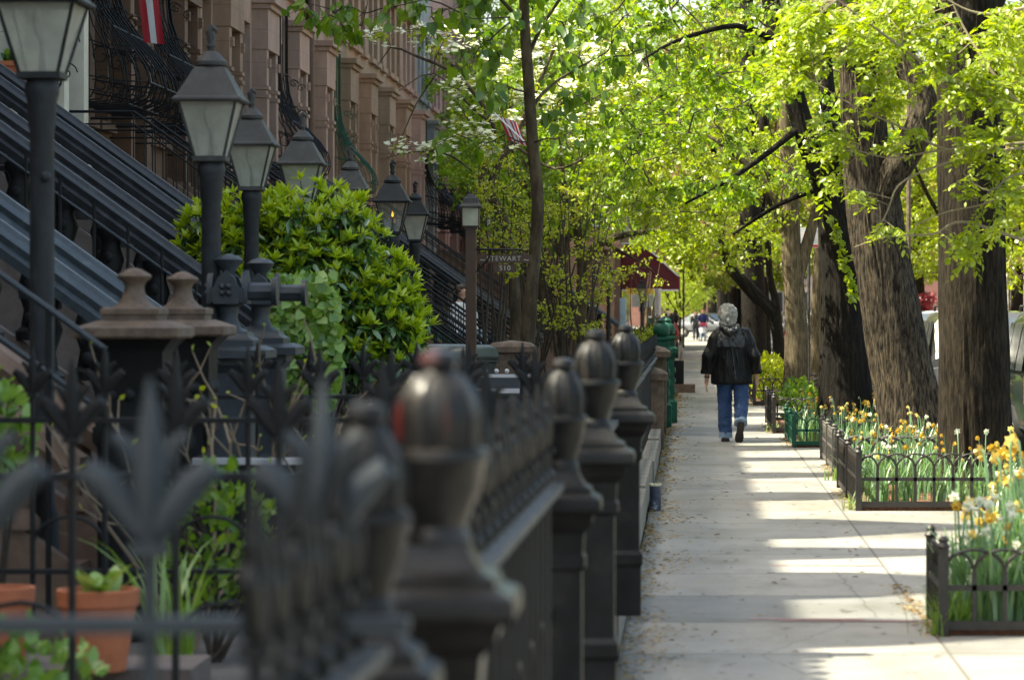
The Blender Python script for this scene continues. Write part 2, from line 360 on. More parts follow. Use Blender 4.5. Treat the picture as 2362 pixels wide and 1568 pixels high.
M['kerb'] = mat('granite_kerb', (.25, .24, .23), .8, .2, 12, .2)
M['yard'] = mat('yard_flagstone', (.10, .09, .08), .85, .35, 3, .3)
M['earth'] = mat('ground_earth', (.09, .08, .06), .95, .3, 1, .1)
def sheet(name, x0, x1, y0, y1, z, m, th=None):
    b = MB()
    if th: b.box(x0, x1, y0, y1, z - th, z)
    else: b.add([(x0, y0, z), (x1, y0, z), (x1, y1, z), (x0, y1, z)], [(0, 1, 2, 3)])
    return tag(b.build(name, m, smooth=False), kind='structure')
sheet('ground', -400, 400, -100, 900, -.30, M['earth'])
sheet('road', 3.16, 10.0, -30, 420, -.14, M['asphalt'])
sheet('pavement', -.33, 3.0, -10, 420, 0, M['pavement'], .25)
sheet('kerb', 3.003, 3.157, -10, 420, -.004, M['kerb'], .25)
sheet('far_pavement', 10.0, 15.0, -10, 420, 0, M['pavement'], .25)
sheet('front_yard', -8.1, -.62, -10, 128, .03, M['yard'], .25)
sheet('corner_pavement', -30, -.62, 128.01, 300, -.004, M['pavement'], .25)
for (x0, x1, y) in ((.45, 1.15, 16.75), (.3, .9, 16.85), (.5, 1.2, 20.4), (.4, 1.1, 30.3)):
    b = MB(); b.add([(x0, y, .004), (x1, y - .03, .004), (x1, y + .02, .004), (x0, y + .03, .004)], [(0, 1, 2, 3)])
    tag(b.build('pavement_marking', flat('pink_chalk', (.36, .2, .185), .9), smooth=False), kind='structure')
# coping under the fence
M['coping'] = mat('fence_coping_stone', (.20, .18, .15), .85, .25, 5, .35)
b = MB()
for i, (ya, yb) in enumerate([(1.5, 4.6), (4.62, 11.3), (11.32, 15.2), (15.22, 20.0), (20.02, 24.9), (24.92, 29.8), (29.82, 34.6), (34.62, 39.5), (39.52, 44.5), (44.52, 63.0), (65.5, 126)]):
    tag(MB().box(-.60 + .004 * (i % 2), -.335 - .006 * (i % 3), ya, yb, 0, .22 + .02 * (i % 3)).build('coping_stone', M['coping'], smooth=False), kind='structure')
# ---------------------------------------------------------------- people
def skin_body(name, joints, bones, parent, mat_, sub=2):
    names = list(joints); idx = {n: i for i, n in enumerate(names)}
    me = bpy.data.meshes.new(name); me.from_pydata([joints[n][0] for n in names], [(idx[a], idx[b]) for a, b in bones], []); o = bpy.data.objects.new(name, me); COL.objects.link(o)
    sk = o.modifiers.new('skin', 'SKIN'); sk.use_smooth_shade = True; sv = me.skin_vertices[0].data
    for n in names: q = joints[n][1]; sv[idx[n]].radius = (q, q) if not isinstance(q, tuple) else q
    sv[0].use_root = True
    s = o.modifiers.new('sub', 'SUBSURF'); s.levels = s.render_levels = sub
    dg = bpy.context.evaluated_depsgraph_get(); nm = bpy.data.meshes.new_from_object(o.evaluated_get(dg)); nm.name = name
    COL.objects.unlink(o); bpy.data.objects.remove(o); nm.polygons.foreach_set('use_smooth', [True] * len(nm.polygons))
    return link(name, nm, mat_, parent)
def oval(c, rx, ry, n=24, tilt=0.0, fn=None):
    out = []
    for j in range(n):
        a = 2 * PI * j / n; k = 1 + (fn(a) if fn else 0); out.append((c[0] + rx * k * math.cos(a), c[1] + ry * k * math.sin(a), c[2] + tilt * math.sin(a)))
    return out
def remeshed(b, name, mat_, parent, vox=.012, it=3):
    me = b.mesh(name, smooth=False)
    import bmesh
    bm = bmesh.new(); bm.from_mesh(me); bmesh.ops.recalc_face_normals(bm, faces=bm.faces); bm.to_mesh(me); bm.free()
    o = bpy.data.objects.new(name, me); COL.objects.link(o); m = o.modifiers.new('r', 'REMESH'); m.mode = 'VOXEL'; m.voxel_size = vox
    s = o.modifiers.new('s', 'SMOOTH'); s.factor = .5; s.iterations = it
    dg = bpy.context.evaluated_depsgraph_get(); nm = bpy.data.meshes.new_from_object(o.evaluated_get(dg)); COL.objects.unlink(o); bpy.data.objects.remove(o)
    nm.polygons.foreach_set('use_smooth', [True] * len(nm.polygons)); return link(name, nm, mat_, parent)
def wr(v, f=9, a=.012, ph=0):    # folds in cloth
    return Vector(v) + Vector((mnoise.noise(Vector((v[0] * f, v[1] * f, v[2] * f * .45 + ph))), mnoise.noise(Vector((v[0] * f + 5, v[1] * f, v[2] * f * .45 + ph))), 0)) * a
def fold(o, f, a, ph=0, sz=.45):
    me = o.data; n = len(me.vertices); co = np.empty(n * 3, np.float32); me.vertices.foreach_get('co', co); no = np.empty(n * 3, np.float32); me.vertex_normals.foreach_get('vector', no)
    co = co.reshape(-1, 3); no = no.reshape(-1, 3); q = [mnoise.noise(Vector((c[0] * f + ph, c[1] * f, c[2] * f * sz))) for c in co.tolist()]
    co = co + no * (np.array(q, np.float32) * a)[:, None]; me.vertices.foreach_set('co', co.ravel()); me.update()
def hand(j, bo, pre, wrist, side, dirn=(0, 0, -1)):
    w_ = Vector(wrist); dn = Vector(dirn).normalized(); f = Vector((0, 1, 0)); 
    j[pre + 'palm'] = (w_ + dn * .05, (.018, .030)); j[pre + 'kn'] = (w_ + dn * .088, (.016, .036)); bo += [(pre + 'wrist', pre + 'palm'), (pre + 'palm', pre + 'kn')]
    for i, (o, l) in enumerate(((-.027, .062), (-.009, .075), (.009, .072), (.026, .055))):
        k = w_ + dn * .098 + f * o; a = pre + 'f%d' % i; j[a + 'a'] = (k, .009); j[a + 'b'] = (k + dn * l * .5 + Vector((side * -.006, 0, 0)), .0085); j[a + 'c'] = (k + dn * l + Vector((side * -.022, 0, 0)), .007)
        bo += [(pre + 'kn', a + 'a'), (a + 'a', a + 'b'), (a + 'b', a + 'c')]
    t = w_ + dn * .045 + f * .035; j[pre + 't1'] = (t, .011); j[pre + 't2'] = (t + dn * .035 + f * .022, .009); j[pre + 't3'] = (t + dn * .062 + f * .024, .007); bo += [(pre + 'palm', pre + 't1'), (pre + 't1', pre + 't2'), (pre + 't2', pre + 't3')]
# the walking man, seen from behind, heading up the street
mx, my = .505, 39.7
man = thing('person', 'grey haired man in black shiny jacket and blue jeans walking away, one heel lifted', 'person', (mx, my, 0))
j = {}; bo = []
j['pelvis'] = (Vector((-.0, 0, .90)), .12); j['waist'] = (Vector((-.01, .0, 1.04)), .125); j['chest'] = (Vector((-.01, .02, 1.24)), .14); j['neckb'] = (Vector((-.035, .03, 1.395)), .062); j['neck'] = (Vector((-.045, .045, 1.445)), .056)
j['chin'] = (Vector((-.05, .055, 1.475)), .075); j['head'] = (Vector((-.05, .05, 1.555)), .095); j['top'] = (Vector((-.05, .045, 1.625)), .066)
j['nose'] = (Vector((-.045, .16, 1.525)), .014); j['earl'] = (Vector((-.142, .05, 1.53)), .018); j['earr'] = (Vector((.044, .06, 1.53)), .018)
bo += [('pelvis', 'waist'), ('waist', 'chest'), ('chest', 'neckb'), ('neckb', 'neck'), ('neck', 'chin'), ('chin', 'head'), ('head', 'top'), ('head', 'nose'), ('head', 'earl'), ('head', 'earr')]
for s, pre, sh, el, wrs in ((-1, 'l', (-.165, .02, 1.29), (-.285, -.04, 1.02), (-.305, .03, .775)), (1, 'r', (.155, .02, 1.29), (.265, -.04, 1.02), (.30, .04, .785))):
    j[pre + 'sh'] = (Vector(sh), .045); j[pre + 'el'] = (Vector(el), .042); j[pre + 'fore'] = ((Vector(el) * .4 + Vector(wrs) * .6), .040); j[pre + 'wrist'] = (Vector(wrs), .028); bo += [('chest', pre + 'sh'), (pre + 'sh', pre + 'el'), (pre + 'el', pre + 'fore'), (pre + 'fore', pre + 'wrist')]
    hand(j, bo, pre, wrs, s, (s * .1, .12, -1))
legs = {'l': [(-.09, 0, .88), (-.085, .05, .47), (-.075, .02, .10), (-.075, .13, .045)], 'r': [(.10, -.02, .88), (.115, -.06, .49), (.10, -.26, .27), (.10, -.225, .16)]}
for pre, l in legs.items():
    for i, (q, rr) in enumerate(zip(l, (.085, .055, .038, .035))): j[pre + 'leg%d' % i] = (Vector(q), rr)
    bo += [('pelvis', pre + 'leg0')] + [(pre + 'leg%d' % i, pre + 'leg%d' % (i + 1)) for i in range(3)]
body = skin_body('body', j, bo, man, M['skin'])
for s in (-1, 1):
    b = MB(); b.ball((-.048 + s * .034, .135, 1.575), .011, 8, 6); b.build('eye', M['white_paint'], man)
# hair
b = MB()
for i in range(150):
    d_ = Vector(rdir(1, -.55, 1)[0]); 
    if d_.y > .35 and d_.z < .35: continue
    c = Vector((-.05, .035, 1.56)) + Vector((d_.x * .094, d_.y * .10, d_.z * .096)); b.ball(c, random.uniform(.022, .040), 8, 6)
for i in range(60):
    c = Vector((-.05 + random.uniform(-.085, .085), random.uniform(-.065, -.02), random.uniform(1.42, 1.54))); b.ball(c, random.uniform(.02, .034), 7, 5)
hr = remeshed(b, 'hair', M['hair_grey'], man, .009, 2); fold(hr, 30, .012, 0, .5); fold(hr, 110, .004, 3, .3)
# jacket: torso, sleeves, collar hood
b = MB()
rg = []
for (z, rx, ry, cx, cy) in ((.705, .245, .150, .0, -.02), (.72, .252, .158, .0, -.02), (.80, .248, .155, .0, -.015), (.92, .238, .15, .0, -.01), (1.05, .230, .15, -.005, .0), (1.16, .225, .15, -.005, .0), (1.25, .218, .145, -.008, .005), (1.32, .195, .13, -.012, .012), (1.37, .14, .105, -.022, .02), (1.405, .085, .08, -.035, .03)):
    rg.append(oval((cx, cy, z), rx, ry, 30, fn=lambda a, z=z: .035 * math.sin(a * 7 + z * 4) * max(0, 1.15 - z) * 1.4))
b.rings(rg)
for s, sh, el, cu in ((-1, (-.15, .015, 1.30), (-.285, -.045, 1.03), (-.302, .0, .845)), (1, (.14, .015, 1.30), (.265, -.045, 1.03), (.288, .0, .845))):
    sh, el, cu = Vector(sh), Vector(el), Vector(cu)
    b.tube([sh, sh.lerp(el, .3) + Vector((s * .01, 0, .01)), sh.lerp(el, .65), el, el.lerp(cu, .5), cu], [.095, .102, .094, .092, .082, .078], 16); b.ball(sh, .097, 14, 10)
jk = remeshed(b, 'jacket', M['jacket'], man, .0095, 3); fold(jk, 9, .016, 1, .35); fold(jk, 22, .007, 7, .4)
# glossy yoke across the shoulders, cape flap and rolled hood
b = MB(); rg = []
for (z, rx, ry, cx, cy) in ((1.148, .232, .160, -.005, .0), (1.16, .234, .162, -.005, .0), (1.22, .236, .158, -.006, .003), (1.28, .228, .15, -.01, .008), (1.33, .190, .135, -.014, .014), (1.375, .14, .11, -.024, .02), (1.41, .09, .085, -.036, .03)):
    rg.append([p for p in oval((cx, cy, z), rx, ry, 36, fn=lambda a, z=z: .02 * math.sin(a * 11 + z * 9))])
b.rings(rg)
b.tube([(-.13, .02, 1.42), (-.12, -.06, 1.40), (-.07, -.115, 1.36), (-.02, -.13, 1.33), (.03, -.115, 1.36), (.07, -.06, 1.40), (.07, .02, 1.42)], [.022, .036, .045, .05, .045, .036, .022], 10)
yk = remeshed(b, 'yoke', M['jacket_yoke'], man, .009, 2); fold(yk, 14, .013, 2, .5); fold(yk, 30, .007, 5, .5)
b = MB()
for s, x0, x1 in ((0, -.01, .045), (1, .055, .085)): b.add([(x0 - .01, -.163, 1.145), (x0 + .012, -.171, 1.145), (x1 + .02, -.186, .76), (x1 - .012, -.178, .76)], [(0, 1, 2, 3)])
bo_ = MB()
bo_.tube([(.0, -.158, 1.15), (.014, -.165, 1.0), (.032, -.172, .86), (.045, -.178, .76)], [.008, .012, .014, .012], 8, sx=1.0); bo_.tube([(.05, -.154, 1.12), (.065, -.16, 1.03), (.085, -.158, .95)], [.005, .009, .004], 8); bo_.tube([(-.055, -.155, 1.12), (-.06, -.16, 1.0), (-.055, -.165, .86)], [.004, .007, .004], 8)
bo_.build('back_pleat', M['jacket_yoke'], man)
for s, c in ((-1, (-.302, .0, .85)), (1, (.288, .0, .85))):
    b = MB(); b.tube([Vector(c) + Vector((0, 0, .03)), Vector(c), Vector(c) - Vector((0, 0, .02))], [.08, .084, .077], 16); cf = b.build('cuff', M['jacket'], man); fold(cf, 25, .01)
# jeans
b = MB()
b.rings([oval((0, 0, .98), .165, .12, 24), oval((0, -.01, .88), .178, .135, 24), oval((.004, -.015, .80), .178, .13, 24)])
L = legs['l']; b.tube([(-.088, 0, .86), (-.088, .03, .66), (-.085, .05, .47), (-.082, .035, .28), (-.077, .015, .10), (-.077, .015, .055)], [.105, .098, .09, .085, .078, .078], 18)
b.tube([(.098, -.015, .86), (.108, -.035, .66), (.115, -.055, .49), (.108, -.18, .36), (.102, -.30, .25)], [.105, .098, .09, .082, .074], 18)
jn = remeshed(b, 'jeans', M['denim'], man, .0095, 3); fold(jn, 14, .011, 4, .9); fold(jn, 34, .005, 8, .9)
b = MB(); b.tube([(-.077, .015, .115), (-.077, .015, .05)], [.082, .085], 18); cf = b.build('trouser_cuff', M['denim_cuff'], man); fold(cf, 25, .008)
b = MB(); b.tube([(.104, -.278, .27), (.102, -.315, .232)], [.078, .08], 18); cf = b.build('trouser_cuff', M['denim_cuff'], man); fold(cf, 25, .008)
# shoes: flat left one, right one tipped on its toe showing the sole
def shoe(Mx):
    b = MB(); rg = []
    for (y, w_, h) in ((-.085, .026, .05), (-.07, .038, .075), (-.02, .041, .085), (.05, .042, .07), (.11, .050, .055), (.16, .046, .04), (.19, .024, .026)): rg.append([Mx @ Vector((w_ * math.cos(a), y, .012 + max(0, (h) * math.sin(a)))) for a in np.linspace(0, 2 * PI, 15)[:-1]])
    b.rings(rg); o = b.build('shoe', M['shoe'], man)
    s = MB(); pts = [(-.09, .028), (-.07, .042), (-.02, .043), (.04, .04), (.11, .053), (.16, .049), (.195, .026)]; poly = [(w_, y) for y, w_ in pts] + [(-w_, y) for y, w_ in pts[::-1]]
    s.prism(poly, 'z', -.014, .011); s.v = [tuple(Mx @ Vector(v)) for v in s.v]; s.build('sole', M['sole'], o)
shoe(Matrix.Translation((-.077, .04, .015)))
shoe(Matrix.Translation((.10, -.30, .17)) @ Matrix.Rotation(math.radians(-62), 4, 'X') @ Matrix.Rotation(math.radians(6), 4, 'Z'))
b = MB(); b.tube([(-.304, .027, .80), (-.305, .03, .785)], .034, 14); b.build('watch', M['rubber'], man)

def figure(lab, loc, rz, top, bot, hair, shoe_m, pose='stand', skirt=False, H=1.7, arms=None, hair_long=False, group=None, scarf=None):
    r = thing('person', lab, 'person', loc, group, rz); k = H / 1.7; j = {}; bo = []
    sit = pose == 'sit'; hz = .45 if sit else .92
    V3 = lambda x, y, z: Vector((x, y, z)) * k
    j['pelvis'] = (V3(0, 0, hz), .11); j['chest'] = (V3(0, .03, hz + .36), .12); j['neck'] = (V3(0, .05, hz + .54), .052); j['chin'] = (V3(0, .075, hz + .60), .066); j['head'] = (V3(0, .07, hz + .68), .084); j['top'] = (V3(0, .06, hz + .745), .055); j['nose'] = (V3(0, .17, hz + .645), .013)
    j['el'] = (V3(-.088, .06, hz + .655), .016); j['er'] = (V3(.088, .06, hz + .655), .016)
    bo += [('pelvis', 'chest'), ('chest', 'neck'), ('neck', 'chin'), ('chin', 'head'), ('head', 'top'), ('head', 'nose'), ('head', 'el'), ('head', 'er')]
    am = arms or ((-.24, .05, hz + .18), (-.22, .2, hz + .05)), 
    A = arms or {'l': ((-.25, .0, hz + .18), (-.26, .12, hz - .05)), 'r': ((.25, .0, hz + .18), (.26, .12, hz - .05))}
    for pre, s in (('l', -1), ('r', 1)):
        el, wr_ = A[pre]; j[pre + 'sh'] = (V3(s * .17, .03, hz + .45), .055); j[pre + 'e'] = (V3(*el), .042); j[pre + 'wrist'] = (V3(*wr_), .028); bo += [('chest', pre + 'sh'), (pre + 'sh', pre + 'e'), (pre + 'e', pre + 'wrist')]; d_ = (Vector(wr_) - Vector(el)).normalized(); hand(j, bo, pre, V3(*wr_), s, d_)
        lg = [(s * .09, .0, hz - .02), (s * .10, .42, hz + .02), (s * .10, .44, .1), (s * .10, .56, .05)] if sit else [(s * .09, 0, .88), (s * .095, .03 + .06 * s, .48), (s * .09, .0 + .1 * s, .09), (s * .09, .12 + .1 * s, .045)]
        for i, (q, rr) in enumerate(zip(lg, (.08, .055, .036, .032))): j[pre + 'g%d' % i] = (V3(*q), rr)
        bo += [('pelvis', pre + 'g0')] + [(pre + 'g%d' % i, pre + 'g%d' % (i + 1)) for i in range(3)]
    skin_body('body', j, bo, r, M['skin'], 1)
    for s in (-1, 1):
        b = MB(); b.ball(V3(s * .032, .152, hz + .672), .010, 6, 5); b.build('eye', M['rubber'], r)
    b = MB(); b.rings([oval(V3(0, 0, hz - .08), .165 * k, .125 * k, 18), oval(V3(0, .01, hz + .12), .155 * k, .118 * k, 18), oval(V3(0, .02, hz + .34), .175 * k, .125 * k, 18), oval(V3(0, .03, hz + .46), .15 * k, .105 * k, 18), oval(V3(0, .04, hz + .515), .07 * k, .07 * k, 18)])
    for pre, s in (('l', -1), ('r', 1)): b.tube([V3(s * .155, .03, hz + .445), V3(*A[pre][0]), V3(*A[pre][0]).lerp(V3(*A[pre][1]), .8)], [.075 * k, .062 * k, .045 * k], 10)
    o = remeshed(b, 'jacket' if not sit else 'shirt', top, r, .016, 2); fold(o, 16, .01)
    b = MB()
    if skirt: b.rings([oval(V3(0, 0, hz + .02), .16 * k, .12 * k, 18), oval(V3(0, .01, .55), .2 * k, .16 * k, 18), oval(V3(0, .01, .32), .19 * k, .17 * k, 18)])
    else:
        for pre, s in (('l', -1), ('r', 1)): b.tube([j[pre + 'g%d' % i][0] for i in range(3)], [.095 * k, .075 * k, .062 * k], 12)
        b.rings([oval(V3(0, 0, hz + .05), .155 * k, .115 * k, 18), oval(V3(0, .0, hz - .12), .16 * k, .12 * k, 18)])
    o = remeshed(b, 'skirt' if skirt else 'trousers', bot, r, .016, 2); fold(o, 16, .008)
    for pre in 'lr':
        a = j[pre + 'g2'][0]; b = MB(); b.rings([[a + Vector((w_ * math.cos(t), y, max(-.095, h * math.sin(t)) - .05)) for t in np.linspace(0, 2 * PI, 11)[:-1]] for y, w_, h in ((-.07, .03, .05), (-.02, .042, .09), (.06, .045, .06), (.15, .04, .035), (.18, .02, .02))]); b.build('shoe', shoe_m, r)
    b = MB()
    for i in range(70):
        d_ = Vector(rdir(1, -.4, 1)[0])
        if d_.y > .3 and d_.z < .45: continue
        b.ball(V3(0, .055, hz + .685) + Vector((d_.x * .08, d_.y * .09, d_.z * .088)) * k, .03, 6, 5)
    if hair_long:
        for i in range(30): b.ball(V3(random.uniform(-.1, .1), random.uniform(-.05, .02), hz + random.uniform(.5, .68)), .035, 6, 5)
    remeshed(b, 'hair', hair, r, .012, 2); return r
navy = clothm('navy_jacket', (.012, .02, .09), .7); ltden = clothm('light_denim', (.28, .36, .45), .8); dk = clothm('dark_cloth', (.03, .035, .05), .8); wht = clothm('white_shirt', (.62, .62, .66), .8)
x = P(1621, 0, 168).x
figure('man in navy jacket and pale jeans pushing a pink stroller toward the viewer', (x, 168, 0), PI, navy, ltden, M['hair_brown'], M['shoe'], arms={'l': ((-.25, .1, 1.08), (-.18, .34, .98)), 'r': ((.25, .1, 1.08), (.18, .34, .98))}, H=1.72)
figure('woman in dark coat walking just left of the man with the stroller', (P(1604, 0, 176).x, 176, 0), PI, dk, dk, M['hair_brown'], M['shoe'], H=1.62, hair_long=True)
figure('person with pale blond hair standing beyond the black posts by the fence', (P(1543, 0, 82).x, 82.0, 0), .5, clothm('red_top', (.3, .06, .05), .8), dk, M['hair_blond'], M['shoe'], H=1.58, hair_long=True)
sy = 59.0; sx_ = P(1052, 0, sy).x
zst = lambda X: .14 + .716 * (-2.9 - X)
X = -4.45; figure('person with dark hair and white shirt sitting on the green stoop, facing the street', (-4.0, 55.75, .70), -PI / 2 - .3, wht, ltden, M['hair_brown'], M['shoe'], pose='sit', H=1.85, group=None)
figure('second person sitting close beside, face turned to the dark haired one, on the green stoop', (-3.86, 56.3, .62), -PI / 2 + .5, wht, dk, M['hair_brown'], M['shoe'], pose='sit', H=1.85)
# stroller
r = thing('stroller', 'pink hooded stroller pushed by the man in navy', 'stroller', (x, 167.35, 0)); b = MB(); pk = flat('pink_fabric', (.6, .1, .2), .7)
b.rings([oval((0, -.02, .45), .18, .2, 14), oval((0, .0, .62), .21, .24, 14), oval((0, .0, .7), .21, .25, 14)]); b.build('seat', wht, r)
b = MB(); b.rings([[(.23 * math.cos(t), .05 + .28 * math.cos(a) * 1.0, .66 + .3 * math.sin(t) * math.sin(a) + .02) for t in np.linspace(0, PI, 9)] for a in np.linspace(.4, 1.7, 6)], cap=False); b.build('hood', pk, r, fix=False)
b = MB()
for s in (-.2, .2): b.tube([(s, -.35, .1), (s, .05, .5), (s, .35, .98)], .014, 6); b.tube([(s, .3, .1), (s, .0, .5)], .014, 6)
b.tube([(-.2, .35, .98), (.2, .35, .98)], .016, 6); b.build('frame', M['rubber'], r)
for s in (-.2, .2):
    for yq in (-.35, .3): b = MB(); b.tube([(s - .02, yq, .09), (s + .02, yq, .09)], .09, 14); b.build('wheel', M['rubber'], r)

# ---------------------------------------------------------------- row houses
FX = -8.15; PITCH = 4.9; Y0 = 42.9
hcol = {-1: (.56, .52, .42), 0: (.15, .08, .045), 1: (.15, .08, .045), 2: (.30, .185, .12), 3: (.38, .255, .20), 4: (.40, .265, .205), 5: (.39, .26, .195),
        6: (.29, .20, .125), 7: (.40, .25, .16), 8: (.37, .25, .165), 9: (.38, .24, .15), 10: (.46, .29, .23), 11: (.36, .36, .37), 12: (.46, .28, .25), 13: (.36, .21, .18),
        14: (.22, .12, .09), 15: (.17, .085, .055), 16: (.23, .12, .09)}
hname = {-1: 'cream row house with orange planter on its sill', 0: 'dark brown row house with black belly grilles nearest the cream house', 1: 'dark brown row house with draped flag and belly grilles',
         4: 'pinkish brown row house with black belly grille over white window', 6: 'olive brown row house with green belly grille', 11: 'narrow pale grey row house', 12: 'pink row house beside the grey house'}
def stone(name, c):
    m, t, b = nodes_of(name); v = coords(t); f = tex(t, v, 1.3, 8, .65); f2 = tex(t, coords(t, (1, 1, .25)), 5, 6)
    c1 = ramp(t, f, [(.3, cm(c, .8)), (.7, cm(c, 1.15))]); c2 = ramp(t, f2, [(.35, (.82, .82, .82)), (.7, (1.06, 1.06, 1.06))])
    mx = t.nodes.new("ShaderNodeMixRGB"); mx.blend_type = 'MULTIPLY'; mx.inputs[0].default_value = 1
    t.links.new(c1, mx.inputs[1]); t.links.new(c2, mx.inputs[2])
    tc = t.nodes.new("ShaderNodeTexCoord"); sp = t.nodes.new("ShaderNodeSeparateXYZ"); t.links.new(tc.outputs['Object'], sp.inputs[0])
    md = t.nodes.new("ShaderNodeMath"); md.operation = 'PINGPONG'; t.links.new(sp.outputs['Z'], md.inputs[0]); md.inputs[1].default_value = .31
    lt = t.nodes.new("ShaderNodeMath"); lt.operation = 'LESS_THAN'; t.links.new(md.outputs[0], lt.inputs[0]); lt.inputs[1].default_value = .006
    m2 = t.nodes.new("ShaderNodeMixRGB"); t.links.new(lt.outputs[0], m2.inputs[0]); t.links.new(mx.outputs[0], m2.inputs[1]); m2.inputs[2].default_value = (*cm(c, .6), 1)
    t.links.new(m2.outputs[0], b.inputs['Base Color']); b.inputs['Roughness'].default_value = .85; bump(t, b, f2, .3, .02); return m
def belly(b, ya, yb, z0, out=.95, h=3.2):
    prof = [(.08, h), (.08, 2.0), (.12, 1.65), (.25, 1.28), (.48, .95), (.74, .68), (.92, .42), (.97, .2), (.9, .02), (.68, -.08), (.35, -.1), (.04, -.08)]
    prof = [(o * out / .97, z) for o, z in prof]
    n = 4
    for i in range(n):
        y = ya + (yb - ya) * i / (n - 1)
        b.tube([(o, y, z0 + z) for o, z in prof], .013, 5)
    for s in (ya - .01, yb + .01):
        for f in (.25, .45, .64, .83):
            b.tube([(.04 + (o - .04) * f, s, z0 + z * (1 - .0) + (1 - f) * .12 * (1 if z < .9 else 0)) for o, z in prof], .0105, 5)
    for j in (1, 4, 7, 9):
        o, z = prof[j]; b.tube([(o + .012, ya - .02, z0 + z), (o + .012, yb + .02, z0 + z)], .011, 5)
    for s in (ya, yb):       # cheeks: bars fanned back to the wall, with curls
        for j in (3, 5, 7, 8):
            o, z = prof[j]
            b.tube([(o, s, z0 + z), (o * .55, s, z0 + z + .03), (0.02, s, z0 + z + .12)], .010, 5)
    for i in range(n - 1):
        y = ya + (yb - ya) * (i + .5) / (n - 1)
        for (o, z, r, sg) in ((.62, .55, .10, 1), (.9, .12, .085, -1), (.26, 1.05, .09, 1)):
            o = o * out / .97 + .01
            pts = []
            for k in range(14):
                q = k * .55; rr = r * (1 - k / 16)
                pts.append((o + .02 * math.sin(q), y + rr * .5 * math.cos(q) * sg * .55, z0 + z + .07 + rr * math.sin(q)))
            b.tube(pts, .0075, 4)
    for (zz, rr) in ((.5, .17), (.12, .14), (1.15, .12), (1.7, .09)):         # side scrolls in the cheek
        for s in (ya - .005, yb + .005):
            pts = [(.35 + rr * (1 - k / 18) * math.cos(k * .5), s, z0 + zz + .05 + rr * (1 - k / 18) * math.sin(k * .5)) for k in range(17)]
            b.tube(pts, .0085, 4)
shade_gables = [(15.4, 16.9), (18.0, 19.9), (20.85, 22.0), (22.75, 25.0), (27.3, 28.7), (30.95, 32.2), (34.5, 35.5), (37.0, 38.6), (39.2, 41.0), (43.0, 45.5), (49.0, 51.0), (54, 56), (62, 65), (75, 79), (90, 95)]  # unseen roof peaks added to cast tapering shade bands on the pavement
